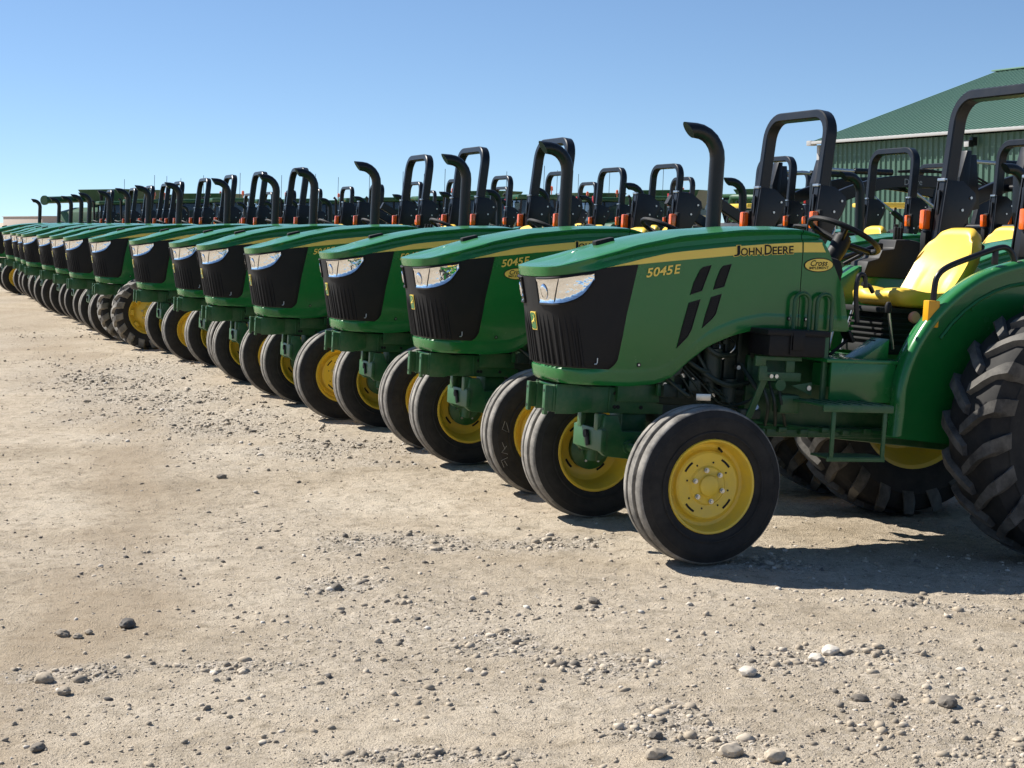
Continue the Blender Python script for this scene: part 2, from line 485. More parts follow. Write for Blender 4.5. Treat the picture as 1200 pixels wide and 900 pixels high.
def make_grille(parent):
    bm = BM()
    XG = [(1.41, .238), (1.16, .288), (.90, .325)]
    n, m_ = 46, 22
    for sg in (1, -1):
        rows = []
        for j in range(m_ + 1):
            v = j / m_; za = .902 + v * (1.395 - .902)
            sR = s_of_x(ip(za, XG) + .02); row = []
            # rounded lower rear corner
            if v < .1: sR -= .05 * (1 - v / .1) ** 2
            for i in range(n + 1):
                s = sR * i / n
                p, _ = plan_at(s); zt = ip(p.x, ZSB) - .001
                z = .902 + v * (zt - .902)
                off = .006 * min(1, (n - i) / 1.5, ) * (1 if j > 0 else .2) + .001
                w = wall(s, z, off); row.append(Vector((w.x, sg * w.y, w.z)))
            rows.append(row)
        grid(bm, rows)
        # pleats on the front and flank, fading out to the rear
        for s in (.035, .065, .105, .145, .19, .225, .255, .285, .315):
            top = 1.19
            pts = [wall(s, .91 + (top - .91) * k / 8, .010 - .006 * (k / 8)) for k in range(9)]
            pts = [Vector((p.x, sg * p.y, p.z)) for p in pts]
            tube(bm, pts, .006, 6, rads=[.008] * 6 + [.006, .004, .001])
    weld(bm)
    gr = fin(bm, 'grille', BLK, parent, 40)
    # headlights
    LOW = [(.76, 1.215), (.70, 1.217), (.66, 1.226), (.60, 1.250), (.56, 1.275), (.52, 1.315), (.485, 1.362)]
    for sg in (1, -1):
        bm = BM(); rows = []; s1, s2 = .10, s_of_x(.49)
        fr = BM()
        n = 26
        top, low = [], []
        for i in range(n + 1):
            s = s1 + (s2 - s1) * i / n; p, _ = plan_at(s)
            zt = ip(p.x, ZSB) - .012; zl = min(zt - .002, ip(p.x, LOW))
            top.append((s, zt)); low.append((s, zl))
        for j in range(9):
            v = j / 8
            rows.append([(lambda w: Vector((w.x, sg * w.y, w.z)))(wall(a[0], a[1] + (b[1]-a[1]) * v, .016 - (.005 if 0 < j < 8 and 0 < i < n else 0))) for i, (a, b) in enumerate(zip(low, top))])
        grid(bm, rows)
        def HP(u, v, off):
            i = u * n; i0 = min(n - 1, int(i)); f = i - i0
            s_ = low[i0][0] + (low[i0+1][0] - low[i0][0]) * f; zl = low[i0][1] + (low[i0+1][1] - low[i0][1]) * f; zt = top[i0][1] + (top[i0+1][1] - top[i0][1]) * f
            w = wall(s_, zl + (zt - zl) * v, off); return Vector((w.x, sg * w.y, w.z))
        tube(bm, [HP(.34 + .02*k, k/6, .013) for k in range(7)], .0025, 6, 1)
        rr_ = []
        for k, off in ((1., .014), (.92, .0165), (.6, .018), (0, .019)):
            rr_.append([HP(.17 + .075*k*math.cos(2*PI*q/20), .48 + .32*k*math.sin(2*PI*q/20), off) for q in range(21)])
        grid(bm, rr_, 0)
        hl = fin(bm, 'headlight', [LAMP, BLK, GLASS], parent, 40)
        edge = [(s, z - .006) for s, z in low] + [(s, z + .004) for s, z in top[::-1]]
        pts = [(lambda w: Vector((w.x, sg * w.y, w.z)))(wall(s, z, .012)) for s, z in edge] 
        pts.append(pts[0]); tube(fr, pts, .0065, 6)
        fin(fr, 'bezel', BLK, hl)
    # badge with a leaping animal, generic strokes in the maker's colours
    bm = BM(); c = wall(0, 1.12, .012)
    def B(u, v, off): w = wall(abs(u), 1.12 + v, .014 + off); return Vector((w.x, -u if False else u, w.z))
    def rr(w, h, r, n=5):
        o = []
        for cx, cz, a0 in ((w-r, h-r, 0), (-w+r, h-r, 90), (-w+r, -h+r, 180), (w-r, -h+r, 270)):
            for k in range(n+1): a = R(a0 + 90*k/n); o.append((cx + r*math.cos(a), cz + r*math.sin(a)))
        return o
    for w_, h_, off, m_ in ((.034, .046, 0, 0), (.029, .041, .002, 1)):
        bm.faces.new([bm.verts.new(B(u, v, off)) for u, v in rr(w_, h_, .012)]).material_index = m_
    ring = rr(.034, .046, .012)
    grid(bm, [[B(u, v, -.014) for u, v in ring + ring[:1]], [B(u, v, 0) for u, v in ring + ring[:1]]])
    deer = [(-.022, -.012), (-.012, -.004), (.004, .0), (.012, .008), (.02, .012), (.024, .009), (.019, .004), (.014, -.002), (.018, -.012), (.012, -.008), (.006, -.008), (-.006, -.01), (-.012, -.014), (-.02, -.024), (-.018, -.014)]
    bm.faces.new([bm.verts.new(B(u, v + .004, .0035)) for u, v in deer])
    antl = [(.016, .012), (.012, .022), (.004, .026), (.012, .0245), (.016, .030), (.0155, .023), (.019, .014)]
    bm.faces.new([bm.verts.new(B(u, v + .002, .0035)) for u, v in antl])
    fin(bm, 'badge', [DECAL, GREEN], parent)
    bm = BM()
    tube(bm, [side(.45, .958, .010), side(.45, .935, .012), side(.455, .927, .012), side(.465, .927, .011)], .004, 6)
    fin(bm, 'grille_latch', STEEL, gr)
    return gr

# ------------------------------------------------------------------ wheels
def tyre_ribbed(sg=1):
    bm = BM()
    H = [(.088, .222), (.103, .24), (.117, .285), (.118, .32), (.112, .348), (.104, .362), (.100, .372), (.096, .378), (.086, .383), (.066, .386), (.054, .387), (.051, .385), (.049, .366), (.027, .366), (.025, .388), (.022, .391), (0, .392)]
    prof = H + [(-h, r) for h, r in H[::-1][1:]]
    lathe(bm, prof, 64)
    for f in bm.faces:
        r = sum(math.hypot(v.co.x, v.co.z) for v in f.verts) / 4
        f.material_index = 1 if (r > .374 or (.364 < r < .3665 and False)) else 0
    # bead ring details on the sidewall
    for sgn in (1, -1):
        lathe(bm, [(sgn*.1165, .262), (sgn*.119, .264), (sgn*.1195, .270), (sgn*.1175, .273)], 64)
        lathe(bm, [(sgn*.1135, .334), (sgn*.1165, .336), (sgn*.115, .342), (sgn*.111, .346)], 64)
    return bm

def rim_front():
    bm = BM()
    out = [(.088, .223), (.098, .233), (.104, .229), (.100, .220), (.082, .213), (.045, .208), (.032, .200), (.028, .186), (.034, .176), (.050, .168), (.056, .158), (.054, .120), (.052, .098), (.060, .088), (.062, .060), (.066, .054), (.078, .050), (.082, .042), (.083, 0)]
    lathe(bm, out, 56)
    inn = [(.088, .223), (-.06, .205), (-.088, .222), (-.098, .233), (-.103, .228), (-.098, .218), (-.06, .198), (.0, .192), (.022, .182), (.030, .165), (.036, .150), (.038, .085)]
    lathe(bm, inn, 56)
    # slots and weld beads in the disc
    for k in range(4):
        a0 = R(90*k + 28)
        pts = [(.143*math.cos(a0 + t), .0565, .143*math.sin(a0 + t)) for t in (0, .1, .2, .3, .4)]
        sweep(bm, pts, (0, 1, 0), .005, .0015, 1)
        pts = [(x, .034, z) for x, y, z in pts]; sweep(bm, pts, (0, 1, 0), .006, .0015, 1)
    for k in range(8):
        a = R(45*k + 12); cyl(bm, (.115*math.cos(a), .050, .115*math.sin(a)), (.115*math.cos(a), .0555, .115*math.sin(a)), .005, 8, 1)
    cyl(bm, (.19*math.cos(1.9), .03, .19*math.sin(1.9)), (.178*math.cos(1.9), .07, .178*math.sin(1.9)), .006, 8, 1)
    return bm

def bolts(rad, n, y, r=.0095):
    bm = BM()
    for k in range(n):
        a = 2*PI*k/n + .3; cyl(bm, (rad*math.cos(a), y - .012, rad*math.sin(a)), (rad*math.cos(a), y + .016, rad*math.sin(a)), r, 6)
        cyl(bm, (rad*math.cos(a), y - .012, rad*math.sin(a)), (rad*math.cos(a), y + .005, rad*math.sin(a)), r*1.5, 12)
    return bm

def front_wheel(parent, sg, cache={}):
    w = empty('front_wheel', parent, (.03, sg*.685, .385), (0, 0, 0 if sg > 0 else PI))
    if 't' not in cache:
        cache['t'] = fin(tyre_ribbed(), 'tyre', [RUB, RUBT], w, 30)
        rb = rim_front(); merge(rb, bolts(.078, 6, .066, .0085), None, 2)
        cache['r'] = fin(rb, 'rim', [YEL, MATB, STEEL], w, 30)
        bm = BM(); lathe(bm, [(.026, 0), (.026, .118), (-.012, .118), (-.03, .085), (-.05, .065), (-.12, .055), (-.14, 0)], 32)
        for k in range(6): a = 2*PI*k/6; cyl(bm, (.075*math.cos(a), -.045, .075*math.sin(a)), (.075*math.cos(a), -.02, .075*math.sin(a)), .008, 6, 1)
        cache['h'] = fin(bm, 'hub', [DGREEN, STEEL], w)
    else:
        for k in 'trh':
            o = cache[k].copy(); col.objects.link(o); o.parent = w
    return w

def tyre_lug(Rr, W, rbead, nl, dirn, lug_h=.042, lug_w=.030):
    bm = BM(); a = W / 2; Rc = Rr - lug_h
    k = Rr / .70
    prof = [(a*.80, rbead), (a*.90, rbead + .02*k), (a*1.02, rbead + .09*k), (a*1.05, rbead + .16*k), (a*1.02, Rc - .11*k), (a*.97, Rc - .05*k), (a*.90, Rc - .018*k), (a*.75, Rc - .004), (a*.4, Rc), (0, Rc + .003)]
    lathe(bm, prof + [(-h, r) for h, r in prof[::-1][1:]], 72)
    for sgn in (1, -1):
        for i in range(nl):
            a0 = 2*PI*(i + (.5 if sgn < 0 else 0)) / nl
            # along the lug: y, radius of its foot, radius of its top, angle
            st = [(-.012, Rc - .01, Rr - .002, -.02), (a*.20, Rc - .01, Rr, .05), (a*.45, Rc - .012, Rr - .001, .125), (a*.70, Rc - .018, Rr - .006, .195), (a*.90, Rc - .035, Rr - .014, .245), (a*1.035, Rc - .065*k, Rr - .030, .285), (a*1.055, Rc - .10*k, Rc - .055*k, .315), (a*1.03, Rc - .135*k, Rc - .115*k, .335)]
            rings = []
            for j, (y, rb, rt, an) in enumerate(st):
                an = a0 + dirn * an * (.72 if nl > 18 else .8)
                wd = lug_w * (1.25 if j >= 4 else 1.) * (0.85 if j == 0 else 1)
                hb, ht = (wd + .010) / rb, wd / rt
                oy = .012 if j >= 5 else 0
                def pt(r, an_, yy): return bm.verts.new((r*math.cos(an_), sgn*yy, r*math.sin(an_)))
                rings.append([pt(rb, an - hb, y), pt(rt, an - ht, y + oy), pt(rt, an + ht, y + oy), pt(rb, an + hb, y)])
            for A, B in zip(rings, rings[1:]):
                for q in range(4): bm.faces.new([A[q], A[(q+1) % 4], B[(q+1) % 4], B[q]]).material_index = 1
            bm.faces.new(rings[0]).material_index = 1; bm.faces.new(rings[-1][::-1]).material_index = 1
    return bm

def rim_big(rr, half, dish):
    bm = BM()
    out = [(half*.8, rr - .003), (half*.9, rr + .012), (half*.96, rr + .006), (half*.9, rr - .012), (half*.55, rr - .028), (half*.15, rr - .045), (dish, rr - .06), (dish - .01, rr*.72), (dish + .03, rr*.56), (dish + .045, rr*.36), (dish + .05, rr*.30), (dish + .09, rr*.27), (dish + .10, 0)]
    lathe(bm, out, 56)
    inn = [(half*.8, rr - .003), (0, rr - .07), (-half*.8, rr - .003), (-half*.92, rr + .012), (-half*.96, rr + .006), (-half*.88, rr - .016), (-.02, rr - .082), (dish - .03, rr - .10), (dish - .03, rr*.6), (dish + .01, rr*.4), (dish + .01, 0)]
    lathe(bm, inn, 56)
    for k in range(8):
        a = 2*PI*k/8
        c, s_ = math.cos(a), math.sin(a)
        box(bm, ((rr - .055)*c, dish + .03, (rr - .055)*s_), (.05, .05, .07), .008, (0, -a, 0))
    return bm

def rear_wheel(parent, sg):
    w = empty('rear_wheel', parent, (-2.09, sg*.775, .694), (0, 0, 0 if sg > 0 else PI))
    fin(tyre_lug(.702, .38, .390, 20, 1 if sg > 0 else -1, .036, .027), 'tyre', [RUB, RUBL], w, 30)
    rb = rim_big(.395, .17, .03); merge(rb, bolts(.115, 8, .085, .013), None, 1)
    fin(rb, 'rim', [YEL, STEEL], w, 30)
    return w

def lugged_front_wheel(parent, sg):
    w = empty('front_wheel', parent, (.03, sg*.70, .47), (0, 0, 0 if sg > 0 else PI))
    fin(tyre_lug(.475, .29, .265, 16, 1 if sg > 0 else -1, .036, .026), 'tyre', [RUB, RUBT], w, 30)
    rb = rim_big(.27, .13, .01); merge(rb, bolts(.09, 6, .066, .011), None, 1)
    fin(rb, 'rim', [YEL, STEEL], w, 30)
    return w

# ------------------------------------------------------------------ the tractor
def arc(cx, cy, r, a0, a1, n):
    return [(cx + r*math.cos(R(a0 + (a1-a0)*i/n)), cy + r*math.sin(R(a0 + (a1-a0)*i/n))) for i in range(n+1)]

def make_rops(parent):
    W, zt, r, x0 = .385, 2.515, .15, -1.97
    lean = lambda z: x0 - .085 * (z - 1.3)
    up = 2.03
    def path(z0, z1arch):
        p = []
        if z1arch:
            p = [(-W, z0), (-W, (z0 + zt - r)/2), (-W + .0, zt - r)] + arc(-W + r, zt - r, r, 180, 90, 7)[1:] + arc(W - r, zt - r, r, 90, 0, 7) + [(W, (z0 + zt - r)/2), (W, z0)]
        return [(lean(z), y, z) for y, z in p]
    bm = BM()
    Xv = Vector((1, 0, .085)).normalized()
    sweep(bm, path(up, True), Xv, .030, .042)
    root = fin(bm, 'roll_bar', BMET, parent, 30)
    for sg in (1, -1):
        bm = BM()
        sweep(bm, [(lean(1.0), sg*W, 1.0), (lean(1.5), sg*W, 1.5), (lean(up - .012), sg*W, up - .012)], Xv, .032, .046)
        # hinge cheek plates
        for yy in (.045, -.045):
            o = [(lean(2.03) + .045, 2.03), (lean(2.03) - .07, 2.025), (lean(1.98) - .16, 1.965), (lean(1.93) - .175, 1.92), (lean(1.85) - .155, 1.85), (lean(1.75) - .10, 1.74), (lean(1.62) - .05, 1.62), (lean(1.62) + .048, 1.62)]
            prism(bm, o, sg*W + yy - .005, sg*W + yy + .005, 'y', .002)
        for (dx, z) in ((-.135, 1.935), (-.085, 1.86), (-.02, 1.72), (-.02, 1.66)):
            cyl(bm, (lean(z) + dx, sg*W - .056, z), (lean(z) + dx, sg*W + .056, z), .0085, 8, 1)
        box(bm, (lean(2.03) + .047, sg*W, 2.03), (.02, .07, .018), .003, None, 1)
        box(bm, (lean(1.88) + .05, sg*W, 1.90), (.012, .02, .14), .003)
        tube(bm, [(lean(1.8) - .12, sg*(W+.02), 1.79), (lean(1.74) - .13, sg*(W+.02), 1.74), (lean(1.7) - .11, sg*(W+.02), 1.70), (lean(1.67) - .06, sg*(W+.02), 1.68)], .009, 8, 1)
        fin(bm, 'roll_bar_post', [BMET, STEEL], parent, 30)
        # amber lamp and its housing
        bm = BM()
        box(bm, (-1.935, sg*(W + .072), 1.795), (.05, .044, .115), .012)
        lamp = fin(bm, 'warning_light', AMBER, parent)
        bm = BM(); box(bm, (-1.972, sg*(W + .075), 1.795), (.03, .06, .14), .01); box(bm, (-1.96, sg*(W + .075), 1.66), (.06, .055, .14), .01)
        box(bm, (-1.975, sg*(W + .045), 1.70), (.025, .06, .05), .004)
        fin(bm, 'housing', BLK, lamp)

def make_seat(parent):
    t = bmesh.new()
    # bottom cushion: rounded pad, front edge rolled
    def pad(rows_fn, nu, nv): return [[rows_fn(i/nu, j/nv) for i in range(nu+1)] for j in range(nv+1)]
    bm = BM()
    hw = .235
    prof = [(-1.085, 1.315), (-1.075, 1.335), (-1.085, 1.362), (-1.12, 1.382), (-1.20, 1.388), (-1.32, 1.372), (-1.44, 1.366), (-1.52, 1.375), (-1.55, 1.36), (-1.55, 1.30), (-1.50, 1.275), (-1.30, 1.28), (-1.15, 1.285)]
    rows = []
    for j in range(17):
        v = -1 + j/8; e = (1 - abs(v) ** 5) ; row = []
        for (x, z) in prof:
            cx, cz = -1.31, 1.325
            x = cx - .175 + (x - cx) * .80; cx -= .175
            k = .80 + .20 * e; zz = cz + (z - cz) * (.55 + .45 * e)
            zz += (.022 * (abs(v) ** 2.5) * (1 if z > 1.33 else 0)) - (.012 if (z > 1.35 and abs(v) < .35) else 0)
            row.append(Vector((cx + (x - cx) * k, v * hw, zz)))
        row.append(row[0]); rows.append(row)
    grid(bm, rows)
    bm.faces.new([bm.verts.new(p) for p in rows[0][:-1]]); bm.faces.new([bm.verts.new(p) for p in rows[-1][:-1]])
    weld(bm)
    seat = fin(bm, 'seat', SEATY, parent, 70)
    bm = BM(); rows = []
    # backrest, leaning, wrapped at the sides
    for j in range(17):
        v = -1 + j/8; row = []
        for k in range(13):
            h = k/12
            x = -1.665 - .165 * h - .02 * math.sin(h*PI); z = 1.345 + .385 * h
            wv = hw * (1.0 + .05*math.sin(h*PI) - .30 * max(0, h - .6) / .4 * abs(v))
            fw = .055 * abs(v) ** 3 * (1 - h*.6) + .018*(abs(v) < .55)*math.sin(min(1, h*2.2)*PI)
            th = .012 * (abs(v) ** 4)
            row.append(Vector((x + fw - th, v * wv, z - .05 * (abs(v) ** 4) * (h > .8) * (h - .8) / .2)))
        back = [Vector((p.x - .085 + .02*abs(v)**3, p.y * .99, p.z - .015)) for p in row]
        top = (row[-1] + back[-1]) / 2 + Vector((0, 0, .022))
        bot = (row[0] + back[0]) / 2 + Vector((0, 0, -.02))
        rows.append(row + [top] + back[::-1] + [bot, row[0]])
    grid(bm, rows)
    bm.faces.new([bm.verts.new(p) for p in rows[0][:-1]]); bm.faces.new([bm.verts.new(p) for p in rows[-1][:-1]])
    weld(bm)
    o = fin(bm, 'backrest', SEATY, parent, 70)
    # shell behind the backrest and base under the cushion
    bm = BM()
    box(bm, (-1.83, 0, 1.52), (.05, .36, .30), .02, (0, R(-23), 0))
    box(bm, (-1.42, 0, 1.265), (.36, .38, .03), .01)
    box(bm, (-1.44, 0, 1.16), (.30, .30, .20), .03); box(bm, (-1.44, .0, 1.05), (.36, .36, .05), .01)
    for z in (1.10, 1.13, 1.16, 1.19, 1.22): box(bm, (-1.44, 0, z), (.33, .33, .012), .005)
    fin(bm, 'seat_base', MATB, parent)
    bm = BM(); lathe(bm, [(.0, 0), (.0, .028), (.02, .034), (.035, .028), (.042, 0)], 16, 0, (-1.42, .235, 1.235), 'y'); fin(bm, 'seat_knob', KNOB, parent)

def make_tractor():
    t = empty('tractor')
    hood, cowl = make_hood(t)
    make_grille(t)
    # -------- chassis rails, weight bracket and front support
    bm = BM()
    for sg in (1, -1):
        box(bm, (.625, sg*.118, .735), (.05, .012, .13), .003)
        box(bm, (.22, sg*.115, .735), (.78, .028, .135), .004)
        box(bm, (.06, sg*.145, .775), (.42, .03, .09), .004)
        box(bm, (.648, sg*.112, .728), (.018, .034, .15), .003)
        for z in (.68, .775): cyl(bm, (.655, sg*.112, z), (.6585, sg*.112, z), .008, 8, 1)
        prism(bm, [(.60, .66), (.60, .81), (.50, .81), (.40, .79), (.40, .69), (.50, .66)], sg*.135 - .004, sg*.135 + .004, 'y', .002)
        for x in (.42, .27, .25, .12): 
            for z in (.70, .77): cyl(bm, (x, sg*.125, z), (x, sg*.134, z), .010, 8, 1)
        box(bm, (.30, sg*.13, .735), (.012, .012, .12), .003)
        box(bm, (.16, sg*.132, .745), (.10, .008, .012), .002, None, 2)
        for x in (-.02, .03): cyl(bm, (x, sg*.15, .785), (x, sg*.168, .785), .009, 8, 2)
    box(bm, (.55, 0, .735), (.016, .21, .135), .003)
    box(bm, (.30, 0, .80), (.6, .22, .012), .003)
    fin(bm, 'front_frame', [DGREEN, MATB, STEEL], t)
    # pivot casting and axle
    bm = BM()
    prism(bm, [(.34, .66), (.345, .60), (.36, .585), (.36, .475), (.33, .45), (.12, .43), (-.02, .44), (-.05, .54), (-.05, .66), (.02, .66), (.05, .58), (.24, .58), (.27, .66)], -.15, -.11, 'y', .006)
    prism(bm, [(.34, .66), (.345, .60), (.36, .585), (.36, .475), (.33, .45), (.12, .43), (-.02, .44), (-.05, .54), (-.05, .66), (.02, .66), (.05, .58), (.24, .58), (.27, .66)], .14, .18, 'y', .006)
    box(bm, (.348, .015, .53), (.03, .36, .115), .008); box(bm, (.352, -.09, .62), (.03, .05, .09), .006); box(bm, (.34, .12, .62), (.05, .05, .09), .006)
    cyl(bm, (.365, .02, .55), (.38, .02, .55), .022, 10, 1); box(bm, (.37, .04, .52), (.012, .03, .06), .003, (.3, 0, 0), 1)
    box(bm, (.13, .0, .60), (.14, .16, .13), .01)
    fin(bm, 'axle_support', [DGREEN, MATB], t)
    bm = BM()
    prism(bm, [(-.56, .40), (-.56, .47), (-.18, .56), (.18, .56), (.56, .47), (.56, .40), (.18, .44), (-.18, .44)], .06, .16, 'x', .012)
    for sg in (1, -1):
        cyl(bm, (.09, sg*.53, .34), (.07, sg*.51, .56), .036, 16)
        cyl(bm, (.05, sg*.52, .385), (.03, sg*.64, .385), .045, 16)
        box(bm, (-.06, sg*.50, .40), (.20, .04, .03), .008)
        cyl(bm, (.07, sg*.51, .55), (.07, sg*.51, .60), .022, 12)
    cyl(bm, (-.15, -.50, .40), (-.15, .50, .40), .014, 10)
    cyl(bm, (.20, -.35, .50), (.20, .35, .50), .022, 12); cyl(bm, (.20, -.20, .50), (.20, .20, .50), .035, 14)
    fin(bm, 'front_axle', DGREEN, t)
    # -------- engine
    bm = BM()
    box(bm, (-.27, 0, .93), (.62, .34, .42), .03)
    box(bm, (-.20, 0, 1.20), (.70, .30, .14), .03)
    box(bm, (.33, 0, 1.08), (.06, .44, .48), .01)          # radiator
    box(bm, (-.25, 0, .68), (.54, .26, .14), .03)          # sump
    for i in range(7): box(bm, (-.03 - .075*i, .175, 1.0), (.03, .03, .30), .008)
    box(bm, (-.12, .20, 1.06), (.30, .05, .03), .006); box(bm, (-.33, .20, .80), (.20, .05, .03), .006)
    cyl(bm, (-.215, .235, .855), (-.215, .235, 1.0), .048, 20); cyl(bm, (-.215, .235, 1.0), (-.215, .235, 1.025), .055, 20)
    cyl(bm, (-.22, .235, .80), (-.22, .235, .855), .022, 12)
    cyl(bm, (-.33, .22, .75), (-.33, .22, .87), .045, 20)
    cyl(bm, (.02, .16, .93), (.02, .27, .93), .055, 20); cyl(bm, (.0, .24, 1.05), (.0, .26, 1.05), .07, 20)
    for k, (x0, z0, x1, z1) in enumerate(((-.08, 1.08, -.20, .84), (-.02, 1.0, -.28, .92), (-.12, 1.10, -.36, 1.0), (.05, .88, -.10, .79), (-.40, .95, -.52, .78), (-.1, .95, -.45, .85))):
        mx, mz = (x0+x1)/2 + .03*((k % 3)-1), (z0+z1)/2 - .05
        tube(bm, crom([(x0, .21, z0), (mx, .27 + .01*k, mz), (x1, .21, z1)], 6), .010 + .002*(k % 3), 8)
    for k in range(4): tube(bm, crom([(-.05 - .09*k, .19, 1.09), (-.07 - .09*k, .25, 1.04), (-.16 - .04*k, .23, .97)], 5), .004, 6, 1)
    for k in range(5): tube(bm, crom([(.06 - .05*k, .20, 1.0 - .02*k), (-.02 - .07*k, .255, .90 - .03*k), (-.16 - .06*k, .25, .74), (-.34 - .03*k, .26, .70 + .02*k)], 6), .005 + .001*(k % 2), 6)
    for k in range(6): cyl(bm, (-.08 - .06*k, .20, .70), (-.08 - .06*k, .222, .70), .009, 6, 1 if k % 2 else 0)
    box(bm, (-.155, .285, .775), (.085, .01, .035), .002, None, 1)
    for (x, z) in ((-.06, .88), (-.12, .86), (-.06, .80), (.04, .83), (-.24, .78), (-.38, .93), (-.29, 1.06)):
        cyl(bm, (x, .20, z), (x, .232, z), .012, 8, 1 if (x*100) % 2 < 1 else 0)
    box(bm, (.0, .21, .80), (.10, .06, .07), .01); box(bm, (-.12, .22, .83), (.07, .07, .06), .008)
    box(bm, (-.05, .24, .79), (.04, .03, .05), .005)
    for sg in (-1,): box(bm, (-.27, -.22, .95), (.5, .08, .3), .02)
    fin(bm, 'engine', [ENG, STEEL], t)
    bm = BM()
    prism(bm, [(.10, .835), (.03, .88), (-.02, .93), (-.02, .835)], .20, .215, 'y', .002); box(bm, (.0, .20, .80), (.14, .02, .06), .004)
    fin(bm, 'engine_side_plate', DGREEN, t)
    # -------- battery box, brackets
    bm = BM()
    box(bm, (-.565, .385, 1.068), (.33, .22, .115), .012); box(bm, (-.565, .385, 1.132), (.365, .24, .03), .008)
    box(bm, (-.565, .50, 1.09), (.07, .015, .09), .003); box(bm, (-.52, .503, 1.08), (.006, .006, .12), .001)
    fin(bm, 'battery_box', BLK, t)
    bm = BM()
    for o in ([(-.37, .955), (-.37, 1.005), (-.64, 1.005), (-.64, .985), (-.43, .985), (-.43, .955)], [(-.395, .88), (-.395, .955), (-.44, .955), (-.44, .925), (-.64, .925), (-.64, .88)], [(-.55, .925), (-.60, .925), (-.60, .985), (-.55, .985)]):
        prism(bm, o, .41, .422, 'y', .002)
    for x in (-.46, -.49): cyl(bm, (x, .42, .905), (x, .436, .905), .011, 8, 1)
    sweep(bm, [(-.44, .40, .89), (-.39, .36, .70), (-.37, .34, .64)], (0, 1, 0), .018, .006)
    box(bm, (-.60, .36, .76), (.12, .10, .10), .02); cyl(bm, (-.52, .30, .86), (-.52, .43, .86), .03, 14)
    for k in range(3): tube(bm, crom([(-.44 - .05*k, .36, .88), (-.47 - .04*k, .40, .76), (-.52 - .06*k, .30, .64)], 6), .009, 8, 2)
    box(bm, (-.40, .33, .70), (.12, .05, .05), .01, None, 2); cyl(bm, (-.42, .33, .73), (-.42, .37, .74), .015, 8, 1)
    prism(bm, [(-.58, .86), (-.70, .88), (-.70, .81)], .43, .437, 'y', .001); cyl(bm, (-.68, .43, .85), (-.68, .445, .85), .013, 10, 1)
    fin(bm, 'bracket', [DGREEN, STEEL, ENG], t)
    # inverted-U guard tubes before the cowl
    bm = BM()
    for cx in (-.655, -.79):
        p = [(cx + .045, 1.14)] + [(cx + .045, 1.25)] + arc(cx, 1.29, .045, 0, 180, 8) + [(cx - .045, 1.25), (cx - .045, 1.14)]
        tube(bm, [(x, .362, z) for x, z in p], .011, 10)
    fin(bm, 'guard_tube', DGREEN, t)
    # -------- steps and platform
    bm = BM()
    box(bm, (-.745, .47, .955), (.028, .02, .38), .004)
    box(bm, (-.79, .60, .788), (.41, .30, .014), .003); box(bm, (-.79, .745, .775), (.41, .012, .034), .003)
    for k in range(6): box(bm, (-.62 - .066*k, .60, .797), (.018, .28, .006), .001)
    box(bm, (-.80, .66, .527), (.34, .16, .012), .003); box(bm, (-.80, .735, .52), (.34, .01, .024), .002)
    for x in (-.655, -.955): box(bm, (x, .735, .65), (.022, .012, .25), .003)
    fin(bm, 'step', DGREEN, t)
    bm = BM()
    prism(bm, [(-.76, .79), (-.76, 1.0), (-1.15, 1.0), (-1.13, .79)], .50, .515, 'y', .004)
    box(bm, (-.98, .0, 1.0), (.50, 1.04, .02), .006)
    prism(bm, [(-.98, 1.01), (-1.14, 1.01), (-1.14, 1.12)], .28, .45, 'y', .003)
    box(bm, (-.80, .40, .92), (.05, .2, .12), .01)
    prism(bm, [(-.76, .79), (-.76, 1.0), (-1.15, 1.0), (-1.13, .79)], -.515, -.50, 'y', .004)
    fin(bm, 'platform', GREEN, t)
    bm = BM()
    prism(bm, [(-.45, .62), (-.45, 1.0), (-.9, 1.02), (-1.3, .98), (-2.3, .95), (-2.3, .55), (-1.8, .50), (-1.0, .56)], -.19, .19, 'y', .02)
    cyl(bm, (-2.05, -.62, .69), (-2.05, .62, .69), .11, 24); box(bm, (-2.05, 0, .72), (.42, .5, .46), .04)
    for sg in (1, -1): cyl(bm, (-2.05, sg*.50, .69), (-2.05, sg*.58, .69), .17, 24)
    box(bm, (-1.1, .12, .60), (1.1, .30, .05), .01); box(bm, (-.72, 0, 1.10), (.08, .46, .24), .01)
    for k in range(7): box(bm, (-.5 - .13*k, .26, .605 + .01*(k % 2)), (.05, .08, .03), .006)
    cyl(bm, (-.45, .27, .63), (-1.6, .27, .60), .012, 8); cyl(bm, (-.40, .30, .66), (-1.2, .24, .585), .009, 8)
    fin(bm, 'transmission', DGREEN, t)
    # rear hitch
    bm = BM()
    for sg in (1, -1):
        box(bm, (-2.62, sg*.30, .48), (.62, .025, .05), .006, (0, R(-8), sg*R(4))); box(bm, (-2.45, sg*.28, .80), (.05, .03, .62), .008, (0, R(12), 0))
    box(bm, (-2.5, 0, .36), (.5, .08, .03), .006)
    fin(bm, 'hitch', BMET, t)
    # -------- fenders
    FA = [(-1.12, .62), (-1.125, .74), (-1.13, .90), (-1.17, 1.04), (-1.245, 1.18), (-1.34, 1.30), (-1.48, 1.42), (-1.64, 1.51), (-1.86, 1.575), (-2.06, 1.59), (-2.28, 1.565), (-2.48, 1.49), (-2.64, 1.37), (-2.74, 1.22), (-2.79, 1.06)]
    FA = [(p.x, p.y) for p in crom(FA, 4)]
